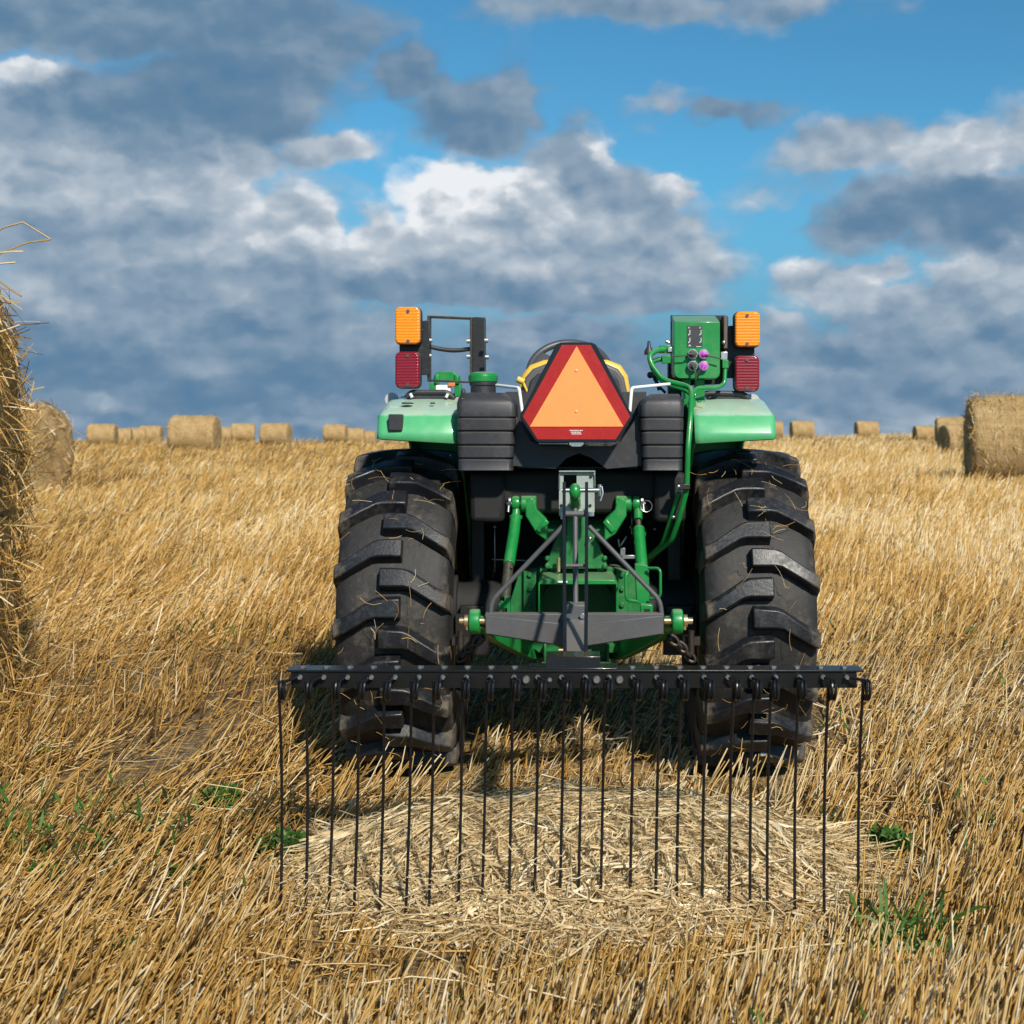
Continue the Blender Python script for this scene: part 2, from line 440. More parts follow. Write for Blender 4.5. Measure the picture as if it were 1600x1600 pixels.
M_soil = bpy.data.materials.new('straw_littered_soil'); M_soil.use_nodes = True
def _soil():
    t = M_soil.node_tree; N = NT(t); b = t.nodes['Principled BSDF']
    tc = N.n('ShaderNodeTexCoord'); o = tc.outputs['Object']
    v1 = N.vm('MULTIPLY', o, (70, 9, 9)); v2 = N.vm('MULTIPLY', o, (20, 60, 9))
    a = N.m('MAXIMUM', N.noise(v1, 1, 4, .6, .6), N.noise(v2, 1, 4, .6, .8))
    big = N.noise(o, .35, 4, .6)
    k = N.smooth(N.m('ADD', a, N.m('MULTIPLY', N.m('SUBTRACT', big, .5), .35)), .46, .66)
    # soil near, and between the rows; farther off the eye only meets straw
    sep = N.n('ShaderNodeSeparateXYZ'); N.link(o, sep.inputs[0])
    straw = N.ramp(N.noise(o, 3, 5, .7), [(.3, (.30, .19, .07)), (.6, (.47, .32, .13)), (.75, (.55, .41, .19))])
    soil = N.ramp(N.noise(o, 14, 6, .65), [(.3, (.055, .036, .022)), (.7, (.16, .11, .065))])
    N.link(N.mix(k, soil, straw), b.inputs['Base Color']); b.inputs['Roughness'].default_value = .95
    b.inputs['Specular IOR Level'].default_value = .15
    bp = N.n('ShaderNodeBump'); bp.inputs['Distance'].default_value = .02
    N.link(a, bp.inputs['Height']); N.link(bp.outputs[0], b.inputs['Normal'])
_soil()

def build_ground():
    ys = np.unique(np.concatenate([np.linspace(-25, 1, 14), np.arange(1, 12, .12), np.geomspace(12, 130, 120), np.geomspace(130, 600, 26)]))
    ss = np.linspace(-1, 1, 161); ss = np.sign(ss) * np.abs(ss) ** 1.5
    Y, S_ = np.meshgrid(ys, ss, indexing='ij'); X = S_ * (30 + 1.1 * np.abs(Y))
    Z = ground(X, Y)
    V = np.stack([X, Y, Z], -1).reshape(-1, 3); n, m = X.shape
    i = np.arange(n * m).reshape(n, m)
    F = np.stack([i[:-1, :-1], i[:-1, 1:], i[1:, 1:], i[1:, :-1]], -1).reshape(-1, 4)
    me = bpy.data.meshes.new('field_ground'); me.from_pydata(V.tolist(), [], F.tolist()); me.shade_smooth()
    tag(link_mesh('field_ground', me, M_soil), kind='structure')
build_ground()

M_stubble = strand_mat('stubble_straw', [(0.0, (.11, .062, .022)), (.14, (.30, .175, .05)), (.38, (.56, .315, .075)), (.58, (.67, .435, .145)), (.78, (.76, .58, .30)), (1.0, (.88, .77, .55))])
M_hay = strand_mat('pale_hay', [(0.0, (.20, .125, .055)), (.2, (.42, .29, .135)), (.5, (.68, .525, .285)), (.8, (.82, .68, .43)), (1.0, (.93, .85, .66))])
M_green = strand_mat('green_leaf', [(0.0, (.03, .075, .015)), (.5, (.075, .17, .03)), (1.0, (.19, .31, .07))], rough=.5, trans=.3)

HAYC = (0.01, 3.99)
WEED_SPOTS = [(-.97, 4.1, .16), (-1.25, 4.55, .16), (-.92, 3.85, .12), (1.6, 4.3, .16), (1.06, 4.25, .16), (.9, 3.35, .14), (-1.25, 3.35, .12), (-1.7, 3.9, .12)]
def under_tractor(x, y):
    return (np.abs(x) < 1.05) & (y > np.where((np.abs(x) > .42) & (np.abs(x) < .92), 4.72, 4.3)) & (y < 8.2)

def build_stubble():
    # thick near the eye and thinner with distance, where one ribbon stands for a tuft
    def scatter(n, d0, d1, power):
        u = rng.uniform(size=n); d = 1 / (1 / d0 + (1 / d1 - 1 / d0) * u ** power)
        half = d * .58 + .9
        x = rng.uniform(-1, 1, n) * half - d * .05
        return x, d
    def blades(x, y, hgt, wid, sides, k, name, label, lying=.12):
        n = len(x); z = ground(x, y)
        cl = smooth_noise(x, y, 3.2, 21); cl2 = smooth_noise(x, y, .9, 22)
        # the wind and the mower have laid the stalks over to one side
        lean = np.clip(.64 + .24 * cl2 + .20 * cl + rng.normal(0, .24, n), .02, 1.3)
        lean = lean * np.interp(x, [-3, -.8, .8, 3], [1.3, .95, .6, .85])
        az = rng.normal(.25, .5, n) + .35 * cl
        flat = rng.uniform(size=n) < lying
        lean = np.where(flat, rng.uniform(1.15, 1.5, n), lean); az = np.where(flat, rng.uniform(0, 6.28, n), az)
        ln = hgt * rng.uniform(.55, 1.3, n) * (1 + .22 * cl)
        low = under_tractor(x, y); ln = np.where(low, ln * .55, ln)
        hay = ((x - HAYC[0]) / 1.05) ** 2 + ((y - HAYC[1]) / .62) ** 2 < 1
        ln = np.where(hay, ln * .35, ln)
        for wx, wy, wr in WEED_SPOTS:
            ln = np.where((x - wx) ** 2 + (y - wy) ** 2 * .6 < wr * wr, ln * .55, ln)
        ln = np.where((np.abs(x) < .9) & (y > 3.0) & (y < 3.5), ln * .62, ln)
        ts = np.linspace(0, 1, k); curve = rng.normal(.12, .22, n)
        C = np.zeros((n, k, 3))
        for i, t in enumerate(ts):
            th = lean * (1 + curve * (t - .3))
            C[:, i, 0] = x + ln * t * np.sin(th) * np.cos(az)
            C[:, i, 1] = y + ln * t * np.sin(th) * np.sin(az)
            C[:, i, 2] = z - .012 + ln * t * np.cos(th) + np.where(flat, .03 + .05 * rng.uniform(size=n) * (i == 0), 0)
        W = wid[:, None] * np.linspace(1.0, .55 if sides > 2 else .6, k)[None, :]
        g = smooth_noise(x, y, 1.4, 31)
        warm = np.interp(x, [-2.5, 0, 2.5], [-.06, 0, .09]) + np.where(y < 4, .09, 0) - .07 * np.clip((y - 9) / 25, 0, 1)
        tint = np.clip(.50 + .20 * g + .10 * smooth_noise(x, y, 5.5, 33) + warm + rng.normal(0, .23, n), 0, 1)
        side = rng.normal(size=(n, 3)); side[:, 0] += 1.2 * np.sign(side[:, 0])
        o = strand_mesh(name, C, W, tint, M_stubble, sides, side)
        tag(o, label, 'stubble', kind='stuff')
    keep = lambda x, y: ~((np.abs(np.abs(x) - .645) < .2) & (np.abs(y - 5.16) < .50))
    x, y = scatter(54000, 2.0, 11.0, .80); g = smooth_noise(x, y, 2.1, 41); b = smooth_noise(x, y, 4.6, 43); m = keep(x, y) & (.7 * g + .6 * b + np.where((x < -.3) & (y < 4.4), -.14, 0) > -.60 + .28 * rng.normal(size=len(x))); x, y = x[m], y[m]
    blades(x, y, np.full(len(x), .20), rng.uniform(.0045, .0115, len(x)), 3, 3, 'straw_stubble', 'golden cut straw stubble standing and leaning over the near field')
    # long pale stalks dropped loose on top
    n = 900; x, y = scatter(n, 2.4, 12, .8); a = rng.normal(.35, .8, n); l = rng.uniform(.12, .42, n); k = 4; C = np.zeros((n, k, 3)); tl = rng.normal(0, .22, n); cu = rng.normal(0, .6, n); z0 = rng.uniform(.02, .11, n)
    for i, t in enumerate(np.linspace(-.5, .5, k)):
        th = a + cu * t; C[:, i, 0] = x + l * t * np.cos(th); C[:, i, 1] = y + l * t * np.sin(th); C[:, i, 2] = np.maximum(ground(C[:, i, 0], C[:, i, 1]) + z0 + tl * l * t, ground(x, y) + .006)
    mm = keep(x, y) & ~(((x - HAYC[0]) / .9) ** 2 + ((y - HAYC[1]) / .55) ** 2 < 1); C = C[mm]
    tag(strand_mesh('loose_straw', C, np.repeat(rng.uniform(.003, .0055, len(C))[:, None], k, 1), np.clip(rng.normal(.74, .2, len(C)), 0, 1), M_stubble, 3), 'loose pale stalks lying across the standing stubble', 'straw', kind='stuff')
    x, y = scatter(150000, 7.0, 112.0, .62)
    blades(x, y, np.full(len(x), .23) + .0012 * y, rng.uniform(.6, 1.3, len(x)) * (.0045 + .00042 * y), 2, 3, 'distant_stubble', 'hazy gold stubble covering the far field up to the bales', .08)
build_stubble()
# ------------------------------------------------------------------ round bales
def bale_mat(name, pale):
    m = bpy.data.materials.new(name); m.use_nodes = True; t = m.node_tree; N = NT(t); b = t.nodes['Principled BSDF']
    tc = N.n('ShaderNodeTexCoord'); o = tc.outputs['Object']
    sep = N.n('ShaderNodeSeparateXYZ'); N.link(o, sep.inputs[0])
    rad = N.m('SQRT', N.m('ADD', N.m('POWER', sep.outputs[1], 2.0), N.m('POWER', sep.outputs[2], 2.0)))
    # straw wound round the roll: streaks along the wrap on the side, rings on the ends
    s1 = N.noise(N.vm('MULTIPLY', o, (75, 7, 7)), 1, 5, .65, .5)
    s2 = N.noise(N.vm('MULTIPLY', o, (22, 40, 40)), 1, 4, .65, 1.2)
    cv = N.n('ShaderNodeCombineXYZ'); N.link(N.m('MULTIPLY', rad, 34), cv.inputs[0]); N.link(N.m('MULTIPLY', sep.outputs[1], 3), cv.inputs[1]); N.link(N.m('MULTIPLY', sep.outputs[2], 3), cv.inputs[2])
    s3 = N.noise(cv.outputs[0], 1, 4, .6, .4)
    f = N.m('ADD', N.m('ADD', N.m('MULTIPLY', s1, .45), N.m('MULTIPLY', s2, .35)), N.m('MULTIPLY', s3, .2))
    big = N.noise(o, 2.2, 4, .6); f = N.m('ADD', f, N.m('MULTIPLY', N.m('SUBTRACT', big, .5), .25))
    c = N.ramp(f, [(.30, (.10, .058, .022)), (.44, (.29, .18, .075)), (.56, (.43, .30, .14)), (.72, (.58, .46, .27))] if pale else
               [(.30, (.09, .048, .014)), (.44, (.28, .165, .05)), (.56, (.44, .285, .10)), (.72, (.58, .42, .19))])
    N.link(c, b.inputs['Base Color']); b.inputs['Roughness'].default_value = .85; b.inputs['Specular IOR Level'].default_value = .2
    bp = N.n('ShaderNodeBump'); bp.inputs['Distance'].default_value = .03; N.link(f, bp.inputs['Height']); N.link(bp.outputs[0], b.inputs['Normal'])
    return m
M_bale = bale_mat('wound_straw', True); M_bale_dark = bale_mat('weathered_wound_straw', False)

def bale_mesh(D, L, seed, nl=14, nr=56):
    r_ = np.random.default_rng(seed); Rr = D / 2; rings = []
    prof = [(.02, -.5), (.35, -.505), (.7, -.505), (.93, -.50), (.985, -.487)] + [(1.0, -.46 + .92 * i / (nl - 1)) for i in range(nl)] + [(.985, .487), (.93, .50), (.7, .505), (.35, .505), (.02, .5)]
    ph = r_.uniform(0, 6.3, 12)
    for (rr, h) in prof:
        ring = []
        for k in range(nr):
            a = 2 * math.pi * k / nr
            w = 1 - .05 * (2 * h) ** 4 - .012 * (2 * h) ** 2 + .012 * math.sin(2 * a + ph[0]) + .010 * math.sin(3 * a + ph[1] + 2 * h) + .006 * math.sin(7 * a + ph[2] + 5 * h) + .006 * math.sin(11 * h * 3 + ph[3]) + r_.normal(0, .004)
            q = rr * Rr * w; z = q * math.sin(a)
            z = max(z, -Rr * .955)                       # sat flat under its own weight
            ring.append(Vector((h * L + r_.normal(0, .006), q * math.cos(a), z + Rr * .955)))
        rings.append(ring)
    mb = MB(); mb.rings(rings); return mb

def bale_fuzz(n, D, L, seed, wid, ln, caps=.35, hang=0.0, tm=.55):
    """loose ends of straw all over the roll"""
    r_ = np.random.default_rng(seed); Rr = D / 2
    a = r_.uniform(0, 2 * math.pi, n); cap = r_.uniform(size=n) < caps
    h = np.where(cap, np.sign(r_.normal(size=n)) * .5, r_.uniform(-.5, .5, n)) * L
    q = np.where(cap, np.sqrt(r_.uniform(0.03, 1, n)), 1) * Rr * 1.0
    base = np.stack([h, q * np.cos(a), q * np.sin(a)], 1)
    nrm = np.where(cap[:, None], np.stack([np.sign(h), 0 * h, 0 * h], 1), np.stack([0 * h, np.cos(a), np.sin(a)], 1))
    tan = np.stack([0 * h, -np.sin(a), np.cos(a)], 1) * np.sign(r_.normal(size=n))[:, None]
    d = tan * r_.uniform(.5, 1.2, n)[:, None] + r_.normal(0, .35, (n, 3)) + nrm * r_.uniform(.02, .5, n)[:, None]
    d[:, 2] -= hang; d /= np.linalg.norm(d, axis=1, keepdims=True)
    l = ln * r_.uniform(.4, 1.4, n); k = 3; C = np.zeros((n, k, 3))
    for i, t in enumerate(np.linspace(0, 1, k)):
        C[:, i] = base - nrm * .012 + d * (l * t)[:, None] - nrm * (t * t * l * .18)[:, None]
        C[:, i, 2] += Rr * .955
        C[:, i, 2] = np.maximum(C[:, i, 2], .01)
    W = np.repeat((wid * r_.uniform(.6, 1.3, n))[:, None], k, 1)
    return C, W, np.clip(r_.normal(tm, .22, n), 0, 1)

def bale(px, d, D, L, yaw, label, seed=1, fuzz=0, m=None, group=None, src=None, wid=.006, ln=.16, sink=.03, hang=0, caps=.35, tm=.55):
    x = (px - CX) * d / FPX; loc = (x, d, gz(x, d) - sink)
    if src is None:
        o = bale_mesh(D, L, seed).build('round_bale', m or M_bale, loc=loc, angle=60)
        if fuzz:
            C, W, tn = bale_fuzz(fuzz, D, L, seed + 5, wid, ln, caps, hang, tm)
            strand_mesh('loose_straw', C, W, tn, M_stubble, 2, parent=o)['kind'] = 'stuff'
    else:
        o = copy_tree(src); o.location = loc
    o.rotation_euler = (random.uniform(-.03, .03) if src else 0, 0, yaw)
    tag(o, label, 'hay bale', group)
    return o
G = 'round straw bales scattered over the field'
def yaw_for(px, ends):
    """turn of a bale whose end shows with this share of its width (+: the end towards -X, -: the end towards +X)"""
    return math.asin(ends) - math.atan((px - CX) / FPX)
# the huge one at the edge of the picture, its end nearly edge on
nb = bale(-310, 5.39, 2.05, 1.5, R(16), 'huge dark golden round bale close by, bristling with loose straws', 3, 15000, M_bale_dark, G, wid=.0052, ln=.17, hang=.45, caps=.5, tm=.40)
def stray():
    # stray stalks sticking out over the top of the huge bale
    pts = [[P(-60, 400, 5.3), P(4, 356, 5.25), P(36, 347, 5.2), P(80, 374, 5.15)], [P(-60, 430, 5.3), P(10, 392, 5.25), P(45, 379, 5.2), P(78, 375, 5.15)],
           [P(-40, 430, 5.2), P(0, 412, 5.2), P(12, 411, 5.2), P(24, 410, 5.2)], [P(-40, 420, 5.3), P(0, 395, 5.2), P(18, 393, 5.2), P(36, 393, 5.2)],
           [P(-20, 435, 5.2), P(0, 440, 5.2), P(16, 452, 5.2), P(34, 463, 5.2)]]
    bpy.context.view_layer.update()
    mi = nb.matrix_world.inverted()
    for q, tn in zip(pts, (.8, .5, .9, .8, .4)):
        strand_mesh('stray_stalk', np.array([[tuple(mi @ p) for p in q]]), np.full((1, 4), .008), np.array([tn]), M_stubble, 3, parent=nb)
stray()
bale(25, 20.5, 1.5, 1.2, yaw_for(60, -.60), 'pale round bale with its flat end showing, half hidden behind the huge bale', 4, 2600, M_bale, G, wid=.012, ln=.16)
mid = bale(304, 47, 1.40, 1.66, yaw_for(304, -.28), 'largest of the distant bales on the huge bale\'s side of the tractor', 5, 600, M_bale, G, wid=.013, ln=.16)
for px, d, s, e, lab in (
    (160, 76, .95, -.24, 'distant bale nearest the huge one, the larger of its close pair'),
    (190, 88, .80, -.15, 'small bale half hidden behind the distant bale nearest the huge one'),
    (213, 109, .92, -.1, 'lower of two tiny bales sunk behind the crest, beside the close pair'),
    (236, 110, 1.10, -.3, 'taller of two tiny bales sunk behind the crest, beside the largest distant bale'),
    (356, 109, .95, -.1, 'tiny low bale peeping out from behind the largest distant bale'),
    (380, 106, 1.12, -.05, 'long low bale at the crest, its end against a taller turned bale'),
    (431, 74, .96, -.32, 'tall distant bale turned slightly, standing at the end of the long low bale'),
    (524, 97, 1.0, -.22, 'tallest of three distant bales beside the fender with the dark socket'),
    (554, 110, 1.0, -.1, 'low bale on the crest, middle of three beside the fender with the dark socket'),
    (574, 112, .85, -.1, 'tiniest bale on the skyline, touching the fender with the dark socket'),
    (1206, 100, 1.0, .1, 'bale just peeping out past the fender beneath the green coupler box'),
    (1253, 92, .96, .2, 'distant lone bale next to the fender below the coupler box, dark end showing'),
    (1354, 110, 1.12, .24, 'small lone bale midway between the coupler box fender and the bale cluster'),
    (1443, 80, .70, .32, 'small far bale at the outer end of the cluster round the big pale bale'),
    (1492, 60, 1.04, .10, 'middle-sized bale behind the big pale one, its flat top over the dark oval end'),
    (1502, 41, .74, .45, 'bale with its dark oval end towards us, against the big pale bale')):
    o = bale(px, d, 0, 0, yaw_for(px, e), lab, src=mid, group=G); o.scale = (s, s, s)
bale(1604, 20.4, 1.55, 1.78, yaw_for(1590, .15), 'big pale round bale cut off by the picture edge, its shaded end frayed', 8, 4200, M_bale, G, wid=.008, ln=.14)
# ------------------------------------------------------------------ the raked hay under the tines
def hay_h(x, y):
    u = (x - HAYC[0]) / .87; v = (y - HAYC[1]) / .50
    q = np.sqrt(u * u + v * v)
    h = .165 * np.clip(1 - q ** 2.0, 0, 1) ** 1.15
    return h * (1 + .16 * smooth_noise(x, y, 7, 51) + .13 * smooth_noise(x, y, 17, 52))
def build_hay():
    base = Vector((HAYC[0], HAYC[1], 0))
    n = 60; m = 34; us = np.linspace(0, 2 * math.pi, n, endpoint=False); V = []; F = []
    for j in range(m):
        q = j / (m - 1) * .97
        for a in us:
            x = HAYC[0] + .87 * q * math.cos(a); y = HAYC[1] + .50 * q * math.sin(a)
            V.append((x - base.x, y - base.y, gz(x, y) + float(hay_h(x, y)) * .88 - .01))
    for j in range(m - 1):
        for i in range(n): F.append((j * n + i, j * n + (i + 1) % n, (j + 1) * n + (i + 1) % n, (j + 1) * n + i))
    me = bpy.data.meshes.new('hay_pile'); me.from_pydata(V, [], F); me.shade_smooth()
    Mc = bpy.data.materials.new('packed_hay'); Mc.use_nodes = True; N = NT(Mc.node_tree); b = Mc.node_tree.nodes['Principled BSDF']
    tc = N.n('ShaderNodeTexCoord')
    f = N.noise(N.vm('MULTIPLY', tc.outputs['Object'], (14, 45, 60)), 1, 5, .65, .8)
    N.link(N.ramp(f, [(.3, (.20, .13, .055)), (.7, (.54, .40, .19))]), b.inputs['Base Color']); b.inputs['Roughness'].default_value = .9
    pile = link_mesh('hay_pile', me, Mc, loc=base)
    tag(pile, 'low heap of loose pale hay gathered under the rake tines', 'hay pile')
    def strands(cnt, ln, wid, name, tm, spread=1.0, lift=.02):
        r_ = rng; q = np.sqrt(r_.uniform(0, 1, cnt)) * spread; a = r_.uniform(0, 2 * math.pi, cnt)
        x = HAYC[0] + .87 * q * np.cos(a); y = HAYC[1] + .50 * q * np.sin(a)
        cl = smooth_noise(x, y, 6, 61)
        az = np.where(r_.uniform(size=cnt) < .50, r_.normal(0, .42, cnt) + .5 * cl, r_.uniform(0, math.pi, cnt))
        l = ln * r_.uniform(.35, 1.5, cnt); k = 7; C = np.zeros((cnt, k, 3)); cur = r_.normal(0, 1.5, cnt)
        top = r_.uniform(0, 1, cnt) ** 2 * .045 + lift * r_.uniform(-.4, 1, cnt); tilt = r_.normal(0, .15, cnt)
        for i, t in enumerate(np.linspace(-.5, .5, k)):
            th = az + cur * t
            X = x + l * t * np.cos(th); Yy = y + l * t * np.sin(th)
            C[:, i, 0] = X - base.x; C[:, i, 1] = Yy - base.y
            C[:, i, 2] = ground(X, Yy) + hay_h(X, Yy) + top + tilt * l * t + .012 - np.abs(t) * .02
        W = (wid * r_.uniform(.5, 1.4, cnt))[:, None] * np.array([.6, .9, 1, 1, 1, .8, .4])[None]
        side = r_.normal(size=(cnt, 3)) * .6; side[:, 2] += .2
        o = strand_mesh(name, C, W, np.clip(r_.normal(tm, .20, cnt), 0, 1), M_hay, 2, side, parent=pile); o['kind'] = 'stuff'
    strands(13500, .30, .0050, 'hay_strand', .53)
    strands(420, .22, .011, 'hay_leaf', .82, .95)
    strands(4500, .15, .004, 'hay_fringe', .56, 1.16, .01)
build_hay()
# ------------------------------------------------------------------ green weeds in the stubble
def weed(x, y, n, size, label, grassy=0.0, cat='weed'):
    z = gz(x, y); o_ = Vector((x, y, z)); r_ = rng
    k = 4; a = r_.uniform(0, 6.28, n); el = r_.uniform(.15, 1.35, n) if not grassy else r_.uniform(.6, 1.4, n)
    l = size * r_.uniform(.35, 1.1, n) * (1 if grassy else .40); C = np.zeros((n, k, 3))
    rad_ = size * .40 * np.sqrt(r_.uniform(0, 1, n)); ang_ = r_.uniform(0, 6.28, n); bx = rad_ * np.cos(ang_); by = rad_ * np.sin(ang_); bz = np.minimum(np.abs(r_.normal(0, size * (.05 if grassy else .24), n)), size * (.10 if grassy else .40))
    for i, t in enumerate(np.linspace(0, 1, k)):
        sag = t * t * l * (.5 if grassy else .25)
        C[:, i, 0] = bx + l * t * np.cos(el) * np.cos(a); C[:, i, 1] = by + l * t * np.cos(el) * np.sin(a)
        C[:, i, 2] = np.maximum(bz + l * t * np.sin(el) - sag, .004)
    prof = np.array([.35, 1.0, .85, .05]) if not grassy else np.array([.8, 1, .8, .1])
    W = (l * (.30 if not grassy else .032))[:, None] * prof[None]
    side = r_.normal(size=(n, 3)); side[:, 2] *= .3
    o = strand_mesh('weed_plant', C, W, np.clip(r_.normal(.45, .25, n), 0, 1), M_green, 2, side, loc=o_)
    tag(o, label, cat, 'green weeds growing in the stubble'); return o
def weeds():
    def at(px, py): 
        y = EYE * FPX / (py - CY)
        for _ in range(6): y = (EYE - gz((px - CX) * y / FPX, y)) * FPX / (py - CY)
        return (px - CX) * y / FPX, y
    for px, py, n, s, lab, g in (
        (435, 1350, 330, .17, 'broad leafy green patch round the outermost tine on the huge bale side', 0),
        (345, 1265, 210, .15, 'leafy weed in open stubble between the rake end and the huge bale', 0),
        (290, 1385, 120, .12, 'small weed among laid stalks, below the leafy patches beside the rake', 0),
        (70, 1380, 100, .11, 'small dark weed low at the picture edge below the huge bale', 0),
        (190, 1500, 120, .11, 'dark weed tuft lying nearest the bottom corner under the huge bale', 0),
        (70, 1180, 60, .075, 'little weed sprouting in the stubble at the foot of the huge bale', 0),
        (1540, 1310, 180, .14, 'leafy weed at the picture edge level with the hay heap', 0),
        (1390, 1330, 160, .14, 'weed clump just past the outer tine at the thin end of the hay heap', 0),
        (1410, 1500, 90, .32, 'long-bladed green grass tuft in front of the outer tine, blades arching', 1),
        (1300, 1290, 44, .13, 'thin upright green weed standing behind the outer tines', 1),
        (720, 1590, 110, .09, 'small weed at the bottom edge below the middle tines', 0),
        (1130, 1570, 90, .085, 'weed sprig at the bottom edge below the hay fringe', 0),
        (1360, 885, 120, .14, 'far green weed in the stubble beside the tyre under the coupler box', 0),
        (1470, 850, 110, .14, 'far green weed further out, in line below the big pale bale', 0),
        (290, 747, 120, .13, 'low dark weed patch on the ground below the largest distant bale', 0)):
        x, y = at(px, py); weed(x, y, int(n * (3.6 if not g else 1)), s * (1.0 if g else .95), lab, g)
    # nobody could count the sprigs between
    n = 24000; u = rng.uniform(size=n); d = 1 / (1 / 2.1 + (1 / 16 - 1 / 2.1) * u); x = rng.uniform(-1, 1, n) * (d * .54 + .3)
    g = smooth_noise(x, d, 3.4, 71) + rng.normal(0, .2, n); m = (g > .52) & ~((np.abs(x) < .9) & (d > 3.4) & (d < 8)); x, d = x[m], d[m]; n = len(x)
    k = 3; a = rng.uniform(0, 6.28, n); l = rng.uniform(.025, .075, n); el = rng.uniform(.3, 1.3, n); z = ground(x, d); zz = rng.uniform(.02, .16, n)
    C = np.zeros((n, k, 3))
    for i, t in enumerate(np.linspace(0, 1, k)):
        C[:, i, 0] = x + l * t * np.cos(el) * np.cos(a); C[:, i, 1] = d + l * t * np.cos(el) * np.sin(a); C[:, i, 2] = z + zz + l * t * np.sin(el)
    o = strand_mesh('ground_greenery', C, (l * .17)[:, None] * np.array([.5, 1, .1])[None], np.clip(rng.normal(.4, .25, n), 0, 1), M_green, 2)
    tag(o, 'small green sprigs scattered through the stubble', 'greenery', kind='stuff')
weeds()
# ------------------------------------------------------------------ materials of the machines
M_green_paint = mat('green_paint', (.006, .195, .036), .38, var=.18, scale=5, dust=.30, dustcol=(.10, .17, .08), coat=.25)
M_green_old = mat('dusty_green_casting', (.008, .135, .030), .48, var=.30, scale=9, bump=.001, bscale=90, dust=.45, dustcol=(.07, .13, .06))
M_fender = mat('fender_green_plastic', (.070, .36, .145), .36, var=.08, scale=6, dust=.16, dustcol=(.30, .42, .28), coat=.35)
M_black_plastic = mat('black_plastic', (.024, .024, .0275), .48, var=.25, scale=10, bump=.0006, bscale=220, dust=.22, dustcol=(.085, .078, .07))
M_black_metal = mat('black_metal', (.013, .013, .014), .42, var=.3, scale=14, dust=.25, dustcol=(.07, .06, .05))
M_black_deep = mat('grimy_black', (.008, .008, .008), .75, var=.4, scale=12, dust=.25, dustcol=(.03, .026, .02))
M_gloss_black = mat('gloss_black_enamel', (.010, .010, .011), .24, var=.2, scale=20, coat=.35)
M_grey_steel = mat('charcoal_painted_steel', (.072, .072, .075), .50, var=.12, scale=12, bump=.0004, bscale=160, dust=.12, dustcol=(.16, .15, .14))
M_zinc = mat('zinc_plated_steel', (.55, .55, .53), .36, metal=1.0, var=.15, scale=30)
M_galv = mat('greenish_primed_steel', (.34, .40, .35), .45, metal=.3, var=.2, scale=26)
M_gold = mat('yellow_zinc', (.85, .62, .34), .30, metal=.9, var=.15, scale=30)
M_yellow = mat('yellow_seat_vinyl', (.66, .42, .05), .45, var=.08, scale=12)
M_orange = mat('fluorescent_orange_film', (.95, .285, .075), .45, var=.05, scale=9, dust=.08, dustcol=(.7, .35, .15))
M_redfilm = mat('red_reflective_film', (.34, .010, .008), .36, var=.12, scale=14, dust=.10, dustcol=(.30, .06, .05))
M_white = mat('white_print', (.75, .75, .75), .5, var=.05)
M_silverpaint = mat('white_enamelled_rod', (.70, .71, .70), .35, var=.1)
M_purple = mat('purple_rubber', (.42, .075, .42), .45, var=.1)
M_rubbercap = mat('dark_rubber', (.035, .032, .032), .6, var=.2)
M_brownmetal = mat('weathered_brown_metal', (.12, .085, .07), .5, metal=.5, var=.25, scale=20)
M_tyre = mat('dusty_tyre_rubber', (.015, .0138, .013), .66, var=.45, scale=7, bump=.0022, bscale=42, dust=.85, dustcol=(.098, .077, .056))
M_lug = mat('worn_tread_rubber', (.0075, .0082, .0105), .42, var=.35, scale=9, bump=.0010, bscale=90, dust=.34, dustcol=(.095, .080, .064), rvar=.25)
def painted_skylight_dust(m, col, amt):
    # bright sky on whatever faces up, painted into the colour, mixed with field dust
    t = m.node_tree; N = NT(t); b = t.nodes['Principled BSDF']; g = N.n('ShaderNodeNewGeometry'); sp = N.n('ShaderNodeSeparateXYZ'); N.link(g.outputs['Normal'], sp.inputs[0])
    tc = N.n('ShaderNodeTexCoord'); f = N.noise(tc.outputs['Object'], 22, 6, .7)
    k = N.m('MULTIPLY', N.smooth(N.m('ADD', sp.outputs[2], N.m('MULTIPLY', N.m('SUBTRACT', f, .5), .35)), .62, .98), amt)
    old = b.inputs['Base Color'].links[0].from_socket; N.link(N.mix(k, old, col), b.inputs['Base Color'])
painted_skylight_dust(M_fender, (.46, .56, .46), .75); painted_skylight_dust(M_green_paint, (.30, .36, .24), .45); painted_skylight_dust(M_green_old, (.26, .28, .18), .5); painted_skylight_dust(M_black_plastic, (.15, .14, .125), .35); painted_skylight_dust(M_grey_steel, (.22, .20, .17), .5)
def dirty_ends():
    # earth dried onto the outer ends of the lugs
    t = M_lug.node_tree; N = NT(t); b = t.nodes['Principled BSDF']; tc = N.n('ShaderNodeTexCoord'); sp = N.n('ShaderNodeSeparateXYZ'); N.link(tc.outputs['Object'], sp.inputs[0])
    ax = N.m('ABSOLUTE', sp.outputs[0]); f = N.noise(tc.outputs['Object'], 26, 6, .7)
    k = N.m('MULTIPLY', N.smooth(N.m('ADD', ax, N.m('MULTIPLY', N.m('SUBTRACT', f, .5), .16)), .165, .225), .62)
    old = b.inputs['Base Color'].links[0].from_socket; N.link(N.mix(k, old, N.ramp(f, [(.35, (.070, .052, .037)), (.65, (.17, .135, .095))])), b.inputs['Base Color'])
    oldr = b.inputs['Roughness'].links[0].from_socket; N.link(N.m('ADD', oldr, N.m('MULTIPLY', k, .6), clamp=True), b.inputs['Roughness'])
dirty_ends()
